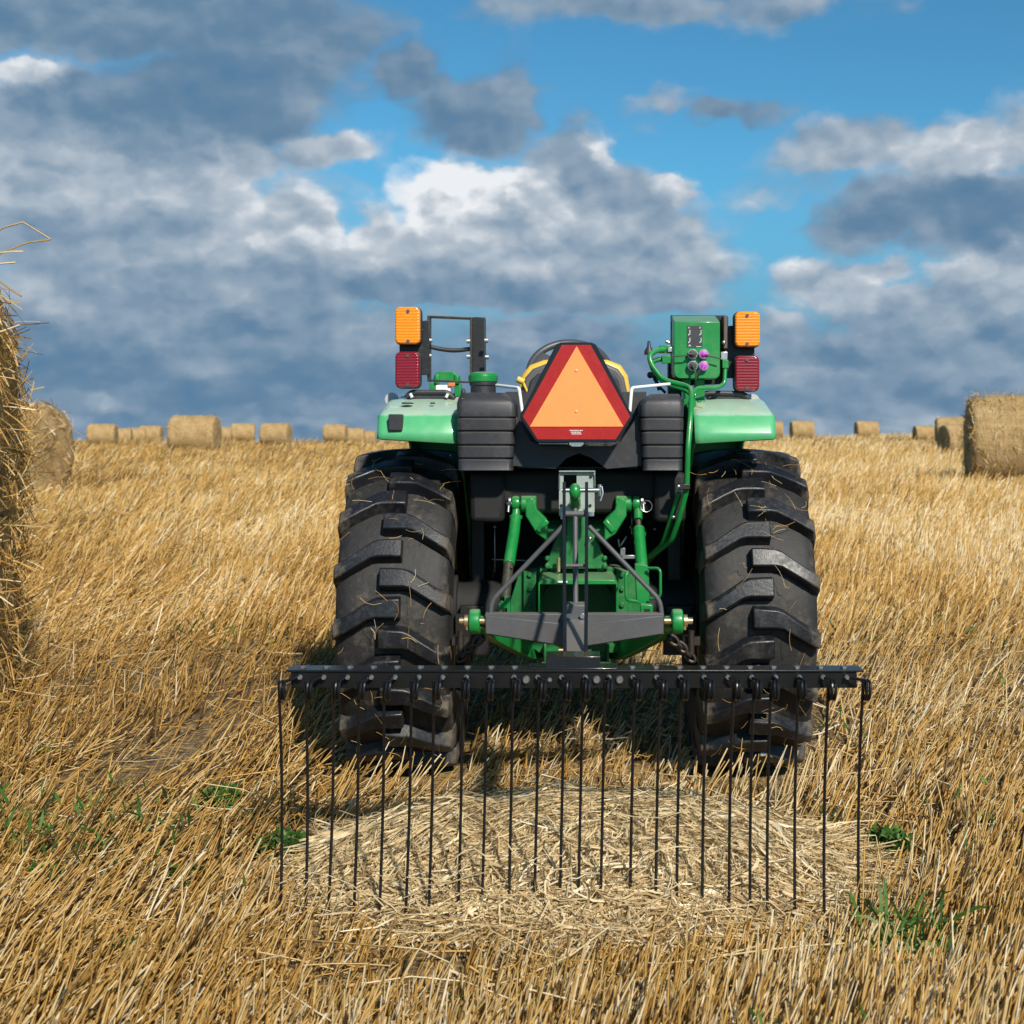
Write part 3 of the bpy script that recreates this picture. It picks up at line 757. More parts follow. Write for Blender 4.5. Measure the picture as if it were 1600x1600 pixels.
def lens_mat(name, col, deep):
    m = bpy.data.materials.new(name); m.use_nodes = True; N = NT(m.node_tree); b = m.node_tree.nodes['Principled BSDF']
    tc = N.n('ShaderNodeTexCoord'); sp = N.n('ShaderNodeSeparateXYZ'); N.link(tc.outputs['Object'], sp.inputs[0])
    f = N.m('SINE', N.m('MULTIPLY', sp.outputs[2], 560)); g = N.m('SINE', N.m('MULTIPLY', sp.outputs[0], 420))
    h = f
    N.link(N.ramp(N.m('ADD', N.m('MULTIPLY', h, .2), .5), [(.25, deep), (.75, col)]), b.inputs['Base Color'])
    b.inputs['Roughness'].default_value = .18; b.inputs['Coat Weight'].default_value = .5
    b.inputs['Subsurface Weight'].default_value = .35; b.inputs['Subsurface Radius'].default_value = (.03, .012, .004); b.inputs['Subsurface Scale'].default_value = .4
    bp = N.n('ShaderNodeBump'); bp.inputs['Distance'].default_value = .0005; N.link(h, bp.inputs['Height']); N.link(bp.outputs[0], b.inputs['Normal'])
    return m
M_amber = lens_mat('amber_ribbed_lens', (.92, .31, .006), (.78, .21, .004))
M_red = lens_mat('red_ribbed_lens', (.26, .010, .022), (.15, .006, .013))
M_clear = mat('clear_reflector', (.42, .42, .42), .2, var=.1)

# ------------------------------------------------------------------ the tractor
AX = 5.16; AZ = gz(.645, AX) + .61
T = empty('tractor', (0, AX, gz(0, AX)))
tag(T, 'green compact tractor seen from behind, with black tank and orange triangle sign', 'tractor')
TO = T.location.copy()
def mb(): return MB(TO)

# --- wheels
def carcass(x):
    ax = abs(x)
    return float(np.interp(ax, [0, .10, .165, .195, .212, .222, .220, .205], [.590, .588, .581, .570, .552, .47, .40, .36]))
def make_wheel():
    rim = MB()
    rim.lathe([(.02, -.02), (.12, -.02), (.13, -.05), (.24, -.05), (.265, -.11), (.30, -.155), (.325, -.17), (.325, -.16), (.29, -.13), (.29, .13), (.325, .16), (.325, .17), (.30, .155), (.265, .06), (.13, .02), (.12, -.0), (.02, -.0)], (0, 0, 0), 'X', 48)
    for k in range(8):
        a = k * math.pi / 4; rim.lathe([(.001, -.075), (.014, -.075), (.014, -.03), (.001, -.03)], (0, .10 * math.cos(a), .10 * math.sin(a)), 'X', 6)
    w = rim.build('wheel', mat('yellow_wheel_paint', (.62, .36, .03), .5, var=.15, dust=.5), bevel=.004)
    t = MB(); n = 96
    prof = [(.34, -.170), (.36, -.205), (.40, -.220), (.47, -.222), (.552, -.2145), (.570, -.198), (.581, -.165), (.588, -.10), (.590, 0)]
    prof = prof + [(r, -h) for r, h in prof[:-1][::-1]] + [(.30, .15), (.30, -.15), (.34, -.170)]
    t.lathe(prof, (0, 0, 0), 'X', n, cap=False)
    t.mi = 1
    NL = 18
    st = [(-.2235, -.022, .042, .500), (-.2225, -.012, .046, .580), (-.213, 0, .047, .618), (-.17, .034, .048, .627), (-.12, .082, .052, .633), (-.075, .126, .056, .636), (-.05, .137, .060, .637), (.0, .139, .063, .638), (.040, .140, .064, .636)]
    for side in (1, -1):
        for k in range(NL):
            th0 = 2 * math.pi * (k + (0 if side > 0 else .5)) / NL
            j = [rng.normal(0, .004) for _ in range(4)]
            rings = []
            for (x, dt, hw, rt) in st:
                rb = carcass(x) - .02 if abs(x) < .2125 else rt - .06
                hw_ = hw / .6; b = .030
                pts = []
                for (dth, r) in ((-hw_ * .5 - b, rb), (-hw_ * .5, rt), (hw_ * .5, rt), (hw_ * .5 + b, rb)):
                    a = th0 + dt + dth
                    pts.append(Vector((x * side, -r * math.cos(a), r * math.sin(a))))
                rings.append(pts)
            t.rings(rings)
    ty = t.build('tyre', [M_tyre, M_lug], w, bevel=.005, angle=30)
    return w
def tyre_bits(w, seed):
    r_ = np.random.default_rng(seed); n = 60; k = 4
    a = r_.uniform(-.9, 1.2, n); x = r_.uniform(-.19, .19, n); C = np.zeros((n, k, 3)); l = r_.uniform(.015, .10, n); dr = r_.uniform(0, 6.28, n); cu = r_.normal(0, .5, n)
    for i, t in enumerate(np.linspace(0, 1, k)):
        xx = x + l * t * np.cos(dr + cu * t); aa = a + l * t * np.sin(dr + cu * t) / .62
        rr = .636 + .004 * r_.uniform(size=n)
        C[:, i] = np.stack([xx, -rr * np.cos(aa), rr * np.sin(aa)], 1)
    o = strand_mesh('stuck_straw', C, np.repeat(r_.uniform(.0011, .0024, n)[:, None], k, 1), r_.uniform(.3, .95, n), M_stubble, 3, parent=w)
    o.rotation_euler = (-w.rotation_euler[0], 0, 0); o['kind'] = 'stuff'; return o
w0 = make_wheel(); w0.parent = T; w0.location = Vector((-.664, AX, AZ)) - TO; w0.scale = (.945, 1, 1); w0.rotation_euler = (R(0.8), 0, 0)
w1 = copy_tree(w0, T); w1.location = Vector((.667, AX, AZ)) - TO; w1.rotation_euler = (R(-5.9), 0, 0)
tyre_bits(w0, 5); tyre_bits(w1, 9)
fw = None
def front_wheel():
    m = MB(); n = 48
    m.lathe([(.02, -.03), (.17, -.03), (.20, -.09), (.20, .09), (.17, .0), (.02, .0)], (0, 0, 0), 'X', n)
    w = m.build('front_wheel', bpy.data.materials['yellow_wheel_paint'], bevel=.004)
    t = MB(); t.lathe([(.19, -.09), (.24, -.12), (.31, -.115), (.335, -.09), (.345, 0), (.335, .09), (.31, .115), (.24, .12), (.19, .09), (.19, -.09)], (0, 0, 0), 'X', n, cap=False)
    t.mi = 1
    for s_ in (1, -1):
        for k in range(16):
            th = 2 * math.pi * (k + (0 if s_ > 0 else .5)) / 16; rings = []
            for x, dt, r in ((-.118, 0, .325), (-.10, .02, .355), (-.03, .14, .365), (.02, .15, .366)):
                rings.append([Vector((x * s_, -q * math.cos(th + dt + d), q * math.sin(th + dt + d))) for d, q in ((-.07, .31), (-.05, r), (.05, r), (.07, .31))])
            t.rings(rings)
    t.build('tyre', [M_tyre, M_lug], w, bevel=.004); return w
fw = front_wheel(); fw.parent = T; fw.location = Vector((-.735, 7.1, gz(-.735, 7.1) + .355)) - TO
fw2 = copy_tree(fw, T); fw2.location = Vector((.735, 7.1, gz(.735, 7.1) + .355)) - TO

# --- chassis, axle, hood: mostly dark behind the wheels
c = mb(); c.box((0, 5.55, .99), (.84, .02, .80)); c.box((0, 5.95, .72), (1.0, .8, .03)); c.box((0, 6.7, .66), (.34, 1.6, .22))
c.tube([(-.70, 7.1, .48), (.70, 7.1, .48)], .055, 12)
c.build('chassis', M_black_deep, T, bevel=.006)
a = mb(); a.tube([(-.50, AX, AZ), (.50, AX, AZ)], .105, 20)
for s_ in (-1, 1): a.lathe([(.10, -.03), (.15, -.03), (.15, .03), (.10, .03)], (s_ * .50, AX, AZ), 'X', 24)
a.build('rear_axle', M_black_deep, T, bevel=.004)
h = mb(); h.rings([[Vector((sx * wx, y, z)) for sx, z in ((-1, zb), (-1, zt - .06), (-.75, zt), (.75, zt), (1, zt - .06), (1, zb))] for y, wx, zb, zt in ((6.15, .27, .75, 1.36), (6.9, .26, .72, 1.30), (7.55, .22, .68, 1.18), (7.68, .19, .72, 1.08))])
h.build('hood', M_green_paint, T, bevel=.015)
for s_ in (-1, 1):
    p = mb(); x = P(900 + s_ * 153, 900, 5.2).x
    p.box((x, 5.22, .93), (.054, .07, .86)); p.box((x * 1.02, 5.12, .70), (.10, .20, .035))
    p.box((x * 1.02, 5.0, .61), (.13, .03, .16)); p.build('roll_bar_mount', M_black_metal, T, bevel=.004)
c = mb()
for x0, y0, x1, y1, x2, y2 in ((762, 800, 775, 870, 768, 905), (772, 822, 773, 875, 785, 905), (745, 850, 762, 870, 766, 890), (1052, 830, 1046, 880, 1050, 930), (785, 870, 800, 873, 825, 880), (1022, 830, 1030, 870, 1020, 910)):
    c.bend([P(x0, y0, 5.35), P(x1, y1, 5.3), P(x2, y2, 5.28)], .007, 8)
c.build('hose', M_black_metal, T)
c = mb()
for a_, b_ in (((773, 824), (773, 895)), ((768, 874), (826, 876)), ((987, 800), (987, 835))): c.tube([P(*a_, 5.2), P(*b_, 5.2)], .0035, 8)
for q in ((773, 823), (1023, 826), (758, 912), (1035, 915), (705, 712), (704, 728), (985, 823)): c.ball(P(*q, 5.15), .008)
c.box(P(982, 870, 5.0), (.05, .02, .014)); c.box(P(973, 862, 5.0), (.02, .02, .03)); c.tube([P(968, 855, 5), P(966, 842, 5)], .004); c.tube([P(970, 852, 5), P(979, 838, 5)], .004)
c.build('linkage_rod', M_zinc, T, bevel=.002)

# --- fenders
def fender(s_, inner, outer):
    path = [(4.722, 1.374), (4.732, 1.40), (4.757, 1.452), (4.764, 1.459), (4.80, 1.472), (4.98, 1.515), (5.15, 1.535), (5.35, 1.53), (5.55, 1.49), (5.72, 1.40), (5.84, 1.25), (5.90, 1.05)]
    rings = []
    for i, (y, z) in enumerate(path):
        a_ = Vector((0, *path[max(0, i - 1)])); b_ = Vector((0, *path[min(len(path) - 1, i + 1)])); tg = (b_ - a_).normalized(); nrm = Vector((0, -tg.z, tg.y))
        row = []
        taper = .012 * max(0, 3 - i) / 3
        for fx, dr in ((0, .075), (0, .035), (.010, .010), (.035, .0015), (.08, 0), (.25, -.003), (.5, -.004), (.75, -.003), (.93, 0), (.985, .004), (1, .012)):
            x = s_ * (outer + (inner - outer) * fx) ; q = Vector((x, y, z)) - nrm * dr
            if i < 4: q.z = z
            if i == 0: q.z -= .018 * fx
            row.append(q)
        rings.append(row)
    m = mb(); m.rings(rings, cap=False, closed=False)
    o = m.build('fender', M_fender, T, angle=50)
    sd_ = o.modifiers.new('sheet', 'SOLIDIFY'); sd_.thickness = .012; sd_.offset = 0
    pn = mb(); xi = s_ * (inner - .004)
    poly = [(4.75, 1.37), (4.80, 1.462), (5.0, 1.512), (5.15, 1.527), (5.4, 1.515), (5.7, 1.40), (5.82, 1.25), (5.85, .72), (5.35, .72), (5.20, 1.0), (4.98, 1.20), (4.80, 1.30)]
    pn.rings([[Vector((xi - .008 * s_, y, z)) for y, z in poly], [Vector((xi + .004 * s_, y, z)) for y, z in poly]])
    pn.build('fender_side_panel', M_green_paint, o, bevel=.003)
    return o
fl = fender(-1, .440, .734); fr = fender(1, .440, .738)
m = mb(); m.poly(prrect(606, 647, 628, 673, .006, 4.70), 4.712, 4.75); m.build('marker_socket', M_black_plastic, fl, bevel=.003)
for f_, px, py in ((fl, 612, 624), (fr, 1176, 626)):
    m = mb(); m.lathe([(.001, -.008), (.026, -.008), (.028, 0), (.026, .008), (.001, .008)], P(px, py, 5.1), 'Y', 24); m.tube([P(px, py + 4, 5.1), P(px, py + 16, 5.1)], .006); m.build('side_reflector', M_clear, f_)
m = mb(); m.bend([P(634, 622, 5.02), P(642, 613, 5.02), P(700, 613, 5.02), P(710, 624, 5.02)], .011, 10); m.box(P(672, 620, 5.06), (.165, .08, .02)); m.build('tool_tray', M_black_plastic, fl, bevel=.004)
m = mb(); m.tube([P(641, 615, 4.99), P(644, 621, 4.99)], .006, 8); m.tube([P(700, 615, 4.99), P(697, 621, 4.99)], .006, 8); m.build('tray_clip', M_silverpaint, fl)
m = mb(); m.bend([P(1096, 618, 5.02), P(1106, 614, 5.02), P(1160, 615, 5.02), P(1171, 623, 5.02)], .011, 10); m.box(P(1134, 620, 5.06), (.15, .08, .02)); m.build('grab_handle', M_black_plastic, fr, bevel=.004)
m = mb(); m.lathe([(.001, .0), (.022, .0), (.022, .006), (.001, .006)], P(637, 630, 4.86) + Vector((0, 0, -.003)), 'Z', 20); m.lathe([(.001, .0), (.009, .0), (.009, .006), (.001, .006)], P(676, 630, 4.86) + Vector((0, 0, -.003)), 'Z', 12); m.build('fender_plug', M_rubbercap, fl)

# chaff that has blown onto the fenders
for f_, s_ in ((fl, -1), (fr, 1)):
    n = 34; k = 3; x = s_ * rng.uniform(.45, .72, n); y = rng.uniform(4.80, 5.2, n); z = np.interp(y, [4.76, 4.80, 4.98, 5.15, 5.3], [1.459, 1.472, 1.515, 1.535, 1.532]) + .0075
    a = rng.uniform(0, 6.28, n); l = rng.uniform(.008, .05, n); C = np.zeros((n, k, 3))
    for i, t in enumerate((-.5, 0, .5)):
        yy = y + l * t * np.sin(a); C[:, i, 0] = x + l * t * np.cos(a) - TO.x; C[:, i, 1] = yy - TO.y; C[:, i, 2] = np.interp(yy, [4.70, 4.757, 4.80, 4.98, 5.15, 5.3], [1.40, 1.459, 1.472, 1.515, 1.535, 1.532]) + .008 - TO.z
    strand_mesh('chaff', C, np.full((n, k), .0024), rng.uniform(.4, .95, n), M_stubble, 3, parent=f_)['kind'] = 'stuff'
# --- black tank
def ribbed(x0, x1, yr, yf, zs, side):
    rs = []
    for z, ins in zs:
        a_, b_ = x0 + ins * (.4 if side < 0 else 1.2), x1 - ins * (1.2 if side < 0 else .4); y_ = yr + ins
        r_ = .022; ring = []
        for cx_, cy_, a0 in ((b_ - r_, yf - r_, 0), (a_ + r_, yf - r_, 90), (a_ + r_, y_ + r_, 180), (b_ - r_, y_ + r_, 270)):
            for k in range(5): an = R(a0 + 22.5 * k); ring.append(Vector((cx_ + r_ * math.cos(an), cy_ + r_ * math.sin(an), z)))
        rs.append(ring)
    return rs
def zof(py, Y=4.66): return P(0, py, Y).z
def ribs(top):
    zs = [(zof(736), .012), (zof(735), .0085)]
    e = [735, 716, 695, 673, 652]
    for i in range(4):
        a_, b_ = zof(e[i]), zof(e[i + 1]); t_ = .010 * (1 - i / 3.5)
        zs += [(a_ + .003, t_), (b_ - .007, t_), (b_ - .0035, t_ + .006), (b_ - .001, t_ + .006)]
    zs += [(zof(651), .001), (zof(632), .0), (zof(624), .008), (zof(top), .035)]
    return zs
m = mb(); m.rings(ribbed(P(713, 0, 4.66).x, P(806, 0, 4.66).x, 4.66, 5.18, ribs(613), -1))
m.rings(ribbed(P(1000, 0, 4.66).x, P(1069, 0, 4.66).x, 4.66, 5.18, ribs(615), 1))
# middle section with the notch the sign sits in, and the underside
m.ppoly([(800, 640), (830, 690), (845, 697), (955, 697), (970, 690), (1003, 640), (1003, 728), (948, 733), (925, 716), (905, 708), (885, 716), (868, 733), (800, 728)], 4.72, .42)
m.ppoly([(790, 612), (1010, 612), (1010, 700), (790, 700)], 4.86, .30)
tank = m.build('fuel_tank', M_black_plastic, T, bevel=.006)
m = mb(); m.ppoly([(772, 735), (1040, 735), (1030, 775), (1008, 803), (795, 803), (776, 775)], 4.84, .5)
m.box(P(768, 772, 5.05), (.13, .5, .19)); m.box(P(1040, 772, 5.05), (.12, .5, .19)); m.build('tank_cradle', M_black_deep, T, bevel=.02)
m = mb()
for a_, b_ in ((722, 750), (770, 792)): m.box(P((a_ + b_) / 2, 623.5, 4.675), ((b_ - a_) / 430, .006, .004))
m.build('tank_sticker', M_white, tank)
m = mb(); m.lathe([(.049, -.07), (.049, -.006), (.053, -.004), (.053, .012), (.047, .014)], P(755, 601, 4.95), 'Z', 28); m.build('filler_neck', M_black_plastic, tank, bevel=.002)
m = mb(); pr = []
cc_ = P(755, 598, 4.95); rs = []
for z, r in ((0, .050), (.004, .055), (.026, .056), (.036, .05), (.042, .03), (.042, .001)):
    rs.append([cc_ + Vector((r * (1 + (.03 if k % 2 and .003 < z < .03 else 0)) * math.cos(2 * math.pi * k / 40), r * (1 + (.03 if k % 2 and .003 < z < .03 else 0)) * math.sin(2 * math.pi * k / 40), z)) for k in range(40)])
m.rings(rs); m.build('filler_cap', M_green_paint, tank, bevel=.001)
for s_, pts in ((-1, [(776, 602), (811, 606), (816, 643)]), (1, [(1046, 600), (987, 606), (984, 643)])):
    m = mb(); m.bend([P(*pts[0], 4.80), P(*pts[1], 4.66), P(*pts[2], 4.645)], .0062, 10, .012); m.build('tank_strap', M_silverpaint, T)

# --- slow-moving sign
SY = 4.60
m = mb(); m.ppoly([(876, 535), (925, 535), (931, 538), (988, 649), (988, 653), (966, 688), (961, 691), (841, 691), (836, 688), (813, 653), (813, 648), (869, 538)], SY, .006)
sign = m.build('slow_vehicle_sign', M_gloss_black, T, bevel=.002)
m = mb(); m.ppoly([(878, 539), (923, 539), (984.5, 650.5), (962, 686.5), (840, 686.5), (817, 650.5)], SY - .003, .0028); m.build('red_border', M_redfilm, sign)
m = mb(); m.ppoly([(901, 541), (974, 666.5), (828, 666.5)], SY - .006, .0028); m.build('orange_triangle', M_orange, sign)
m = mb()
for py in (579, 643): m.ball(P(900.5, py, SY - .006), .006, sq=(1, .6, 1))
m.build('sign_rivet', mat('orange_rivet', (.80, .36, .16), .3), sign)
m = mb(); rr = random.Random(4)
for i, (py, x0, x1) in enumerate(((672.5, 890, 909.5), (675.3, 892, 908), (678, 893, 907))):
    x = x0
    while x < x1:
        w_ = rr.uniform(.9, 2.1); m.box(P(x + w_ / 2, py, SY - .0035), (w_ / 435, .001, 1.2 / 435)); x += w_ + rr.uniform(.4, .9)
m.build('sign_print', M_white, sign)
m = mb(); m.ppoly([(889, 690), (912, 690), (912, 695), (907, 698), (894, 698), (889, 695)], SY + .004, .02)
m.tube([P(842, 693, SY + .03), P(888, 693, SY + .03)], .003, 8); m.tube([P(913, 693, SY + .03), P(962, 693, SY + .03)], .003, 8); m.tube([P(976, 671, SY + .03), P(982, 661, SY + .03)], .003, 8)
m.build('sign_bracket', M_zinc, sign, bevel=.002)

# --- seat, wheel, lever
m = mb(); m.ppoly([(802, 660), (808, 615), (815, 586), (828, 570), (850, 562), (900, 559), (950, 562), (970, 570), (981, 586), (986, 615), (992, 660)], 5.36, .10)
seat = m.build('seat', M_yellow, T, bevel=.02, seg=3)
m = mb(); m.ppoly([(809, 660), (813, 617), (820.5, 590), (832, 576.5), (852, 568.5), (900, 565.5), (948, 568.5), (966, 576.5), (975.5, 590), (981, 617), (985, 660)], 5.31, .049)
m.build('seat_shell', mat('grey_seat_shell', (.085, .085, .09), .55, var=.1), seat, bevel=.012, seg=3)
m = mb(); m.ppoly([(819, 660), (822, 618), (829, 594), (840, 584), (858, 579), (900, 577), (942, 579), (958, 584), (966, 594), (973, 618), (976, 660)], 5.295, .014)
m.build('seat_pad', M_black_plastic, seat, bevel=.006)
m = mb(); cc_ = P(890, 581, 5.95); tl = R(50)
def sw(r, a, h=0): v = Vector((r * math.cos(a), r * math.sin(a) * math.cos(tl) + h * -math.sin(tl), r * math.sin(a) * math.sin(tl) + h * math.cos(tl))); return cc_ + v
m.tube([sw(.187, 2 * math.pi * k / 48) for k in range(48)], .017, 12, closed=True)
for a_ in (R(150), R(30), R(270)):
    m.rings([[sw(r, a_ + d / r * .04, hh) for d, hh in ((-1, .006), (1, .006), (1, -.006), (-1, -.006))] for r in (.03, .09, .15, .186)])
m.lathe([(.001, -.02), (.04, -.02), (.045, .01), (.001, .02)], cc_, 'Z', 20)
m.tube([cc_, cc_ + Vector((0, .28, -.42))], .028, 12)
m.build('steering_wheel', mat('grey_steering_plastic', (.055, .055, .06), .42, var=.1), T, bevel=.003)
m = mb(); m.tube([P(808, 592, 5.3), P(819, 597, 5.3)], .014, 12); m.tube([P(817, 597, 5.3), P(836, 640, 5.32)], .006, 8); m.build('lever', M_yellow, T, bevel=.003)

# --- rear lamps on brackets
def lamp(kind, part, x0, y0, x1, y1, M_, br):
    Y = 5.0; m = mb(); m.poly(prrect(x0 - 1, y0 - 1, x1 + 1, y1 + 1, .022, Y), Y + .014, Y + .05)
    o = m.build(part, M_black_plastic, T, bevel=.003)
    m = mb(); m.poly(prrect(x0, y0, x1, y1, .02, Y), Y - .016, Y + .0135); m.build('lens', M_, o, bevel=.008, seg=3)
    m = mb()
    for py in (y0 + 6, y1 - 5): m.lathe([(.001, -.004), (.0065, -.004), (.0065, .004), (.001, .004)], P((x0 + x1) / 2, py, Y - .017), 'Y', 12)
    m.build('screw', M_brownmetal, o)
for s in ((618, 480, 657, 538, 550, 606), (1148, 487, 1187, 542, 556, 611)):
    lamp(0, 'turn_signal', s[0], s[1], s[2], s[3], M_amber, 0); lamp(1, 'tail_light', s[0], s[4], s[2] - 1, s[5], M_red, 0)
m = mb(); m.ppoly([(624, 534), (654, 534), (655, 502), (671, 500), (671, 586), (655, 586), (652, 560), (624, 560)], 5.055, .012); m.build('lamp_bracket', M_black_metal, T, bevel=.002)
m = mb(); m.ppoly([(1130, 510), (1152, 508), (1152, 536), (1179, 536), (1179, 562), (1152, 562), (1152, 591), (1130, 591)], 5.055, .012); m.build('lamp_bracket', M_black_metal, T, bevel=.002)

# --- left folding frame and post
m = mb(); m.ppoly([(738, 495.5), (758, 495.5), (758, 700), (738, 700)], 5.13, .05); lp = m.build('roll_bar_post', M_black_metal, T, bevel=.003)
m = mb()
for q in (((667.5, 493), (671.5, 596)), ((734, 495.5), (737.5, 598))):
    m.ppoly([(q[0][0], q[0][1]), (q[1][0], q[0][1]), (q[1][0], q[1][1]), (q[0][0], q[1][1])], 5.07, .06)
m.ppoly([(671.6, 493), (733.9, 495.5), (733.9, 498), (671.6, 495.5)], 5.071, .058); m.ppoly([(671.6, 593), (733.9, 595.5), (733.9, 598), (671.6, 595.5)], 5.071, .058)
m.build('folding_frame', mat('brown_black_steel', (.03, .026, .023), .5, var=.3, dust=.3), T, bevel=.0015)
m = mb(); m.bend([P(669, 541, 5.1), P(690, 546, 5.1), P(712, 548, 5.1), P(736, 545, 5.1)], .009, 10, .05); m.build('wire_loom', M_black_plastic, T)
m = mb()
for q in ((673, 532), (672, 556), (732, 533), (732, 557), (760, 532), (761, 558)): m.lathe([(.001, -.007), (.009, -.007), (.009, .007), (.001, .007)], P(*q, 5.07), 'X', 8)
m.build('frame_bolt', M_zinc, T)

# --- green valve standing ahead of the left fender
m = mb(); Y = 5.62
m.ppoly([(677, 590), (682, 582), (688, 580), (706, 580), (712, 583), (718, 588), (718, 596), (677, 596)], Y, .06); m.ppoly([(671, 598), (684, 598), (684, 625), (671, 625)], Y, .06); m.ppoly([(710, 598), (720, 598), (720, 632), (710, 632)], Y, .06); m.box(P(695, 625, Y + .05), (.12, .06, .06))
m.tube([P(683, 585, Y), P(683, 600, Y)], .014); m.tube([P(714, 586, Y), P(714, 600, Y)], .014)
v = m.build('valve_block', M_green_paint, T, bevel=.004)
m = mb(); m.box(P(693, 607, Y + .01), (.065, .03, .03)); m.build('valve_label', M_white, v, bevel=.002)
m = mb(); m.box(P(706, 601, Y + .0), (.03, .03, .016)); m.build('valve_tag', mat('orange_tag', (.75, .18, .02), .5), v, bevel=.002)
m = mb(); m.ball(P(724, 614, 5.5), .016, sq=(.7, .7, 1.3)); m.build('valve_knob', M_rubbercap, v)

# --- hydraulic coupler box on the right post
Y = 4.95
m = mb(); m.ppoly([(1048, 492.5), (1136, 492.5), (1138, 496), (1138, 560), (1130, 600), (1060, 603), (1048, 575)], 5.12, .02); m.ppoly([(1044, 560), (1064, 560), (1066, 640), (1066, 720), (1044, 720)], 5.14, .05); m.build('roll_bar_post', M_black_metal, T, bevel=.002)
m = mb(); m.box(P(1131.5, 520, 5.06), (.015, .10, .13)); m.build('side_plate', M_brownmetal, T, bevel=.002)
m = mb()
pts = [(1053, 502.5), (1125, 502.5), (1125, 583), (1123.5, 588), (1119, 591.5), (1061, 591.5), (1055, 588), (1053, 581)]
fr_ = [P(a, b, Y) for a, b in pts]; bk_ = [p.copy() for p in fr_]
for p in bk_: p.y = Y + .145
bk_[0].z = bk_[1].z = P(0, 493, 5.09).z
bk_[0].x += .003; bk_[1].x -= .003
m.rings([fr_, bk_]); box = m.build('coupler_box', M_green_paint, T, bevel=.003)
m = mb(); m.ppoly([(1073.5, 509), (1097.5, 509), (1097.5, 543), (1073.5, 543)], Y - .002, .0018); m.build('control_decal', mat('charcoal_decal', (.03, .03, .035), .5), box)
# the decal's printed marks: small circles, wave-and-arrow symbols, an A and a short underline
m = mb(); YD = Y - .0032
def stroke(pts, w_=.55): m.tube([P(a, b, YD) for a, b in pts], w_ * Y / FPX, 6)
for x in (1077.5, 1095):
    stroke([(x - 1 + 1.1 * math.cos(t_), 512 + 1.1 * math.sin(t_)) for t_ in [k * .9 for k in range(8)]], .3)
    for y0 in (516, 528):
        stroke([(x + 1.2, y0), (x - .6, y0 + 1.6), (x + 1.2, y0 + 3.0), (x - .4, y0 + 4.4), (x + 1, y0 + 5.6)], .62); stroke([(x - 2, y0 + 8), (x - .6, y0 + 5.6), (x + .2, y0 + 7.0)], .62)
stroke([(1076, 541.5), (1077.6, 538), (1079.2, 541.5)], .5); stroke([(1076.6, 540.4), (1078.7, 540.4)], .4); stroke([(1088, 541.8), (1095.5, 541.8)], .5)
m.build('decal_mark', M_white, box)
for px, py, M_ in ((1081.5, 554, M_rubbercap), (1098.5, 554, M_purple), (1081.5, 572, M_rubbercap), (1098.5, 572, M_purple)):
    c_ = P(px, py, Y); m = mb(); m.lathe([(.0165, -.022), (.0195, -.022), (.0195, .004), (.0165, .004)], c_, 'Y', 28); o = m.build('coupler', M_zinc, box, bevel=.001)
    m = mb(); m.lathe([(.001, -.034), (.006, -.034), (.007, -.027), (.0163, -.025), (.0163, 0), (.001, 0)], c_, 'Y', 24)
    e_ = {(1081.5, 554): (-1, 0), (1098.5, 554): (1, .05), (1081.5, 572): (.35, .8), (1098.5, 572): (-.4, .8)}[(px, py)]
    m.tube([c_ + Vector((0, -.03, 0)), c_ + Vector((e_[0] * .02, -.034, -e_[1] * .02))], [.006, .004], 8); m.build('dust_cap', M_, o)
m = mb()
for pts in ([(1074, 555.5), (1062, 556), (1050, 556.5)], [(1105, 556), (1115, 557.5), (1127, 561)], [(1083, 577), (1087, 583), (1087, 594)], [(1096, 577), (1090, 582), (1087.5, 586)]):
    m.bend([P(a, b, Y - .033) for a, b in pts], .0028, 8, .01)
m.build('tether', M_rubbercap, box)
m = mb(); m.ppoly([(1066, 591.7), (1080, 591.7), (1080, 640), (1068, 640)], Y + .05, .03); m.ppoly([(1085, 591.7), (1101, 591.7), (1101, 648), (1087, 648)], Y + .04, .05); m.box(P(1095, 640, Y + .02), (.03, .05, .07)); m.build('box_stand', M_green_paint, T, bevel=.004)
m = mb(); r_ = .0105
A = [(1047, 546, 5.0), (1024, 548, 4.95), (1014, 556, 4.93), (1018, 570, 4.92), (1036, 594, 4.90), (1076, 604, 4.86), (1081, 612, 4.8), (1079, 650, 4.72), (1075, 700, 4.68), (1073, 765, 4.70), (1062, 808, 4.74), (1049, 845, 4.80), (1020, 868, 4.95), (1012, 880, 5.1)]
m.bend([P(*q) for q in A], r_, 12, .03)
m.bend([P(*q) for q in ((1046, 562, 5.0), (1030, 561, 5.0), (1018, 566, 4.98), (1019, 576, 4.97), (1037, 599, 4.95), (1076, 611, 4.90), (1084, 625, 4.9), (1082, 700, 4.8))], r_ * .9, 12, .03)
m.bend([P(*q) for q in ((1133, 575, 4.98), (1132, 600, 4.97), (1120, 606, 4.95), (1090, 606, 4.92), (1082, 614, 4.90), (1081, 660, 4.85))], r_ * .8, 12, .03)
m.bend([P(*q) for q in ((1062, 770, 4.74), (1052, 800, 4.78), (1036, 850, 4.86), (1012, 872, 5.0))], r_, 12, .03)
for q, s_ in (((1040, 546, 4.99), (.05, .03, .03)), ((1041, 562, 4.99), (.035, .03, .03)), ((1133, 569, 4.98), (.024, .024, .032))): m.box(P(*q), s_)
m.build('hydraulic_pipe', M_green_paint, T, bevel=.002)
m = mb(); m.box(P(1046.5, 546.5, 4.975), (.018, .024, .020)); m.box(P(1131, 556, 4.98), (.028, .026, .032)); m.tube([P(1040, 533, 4.99), P(1047, 536, 4.99)], .008); m.ball(P(1131, 535, 5.0), .009)
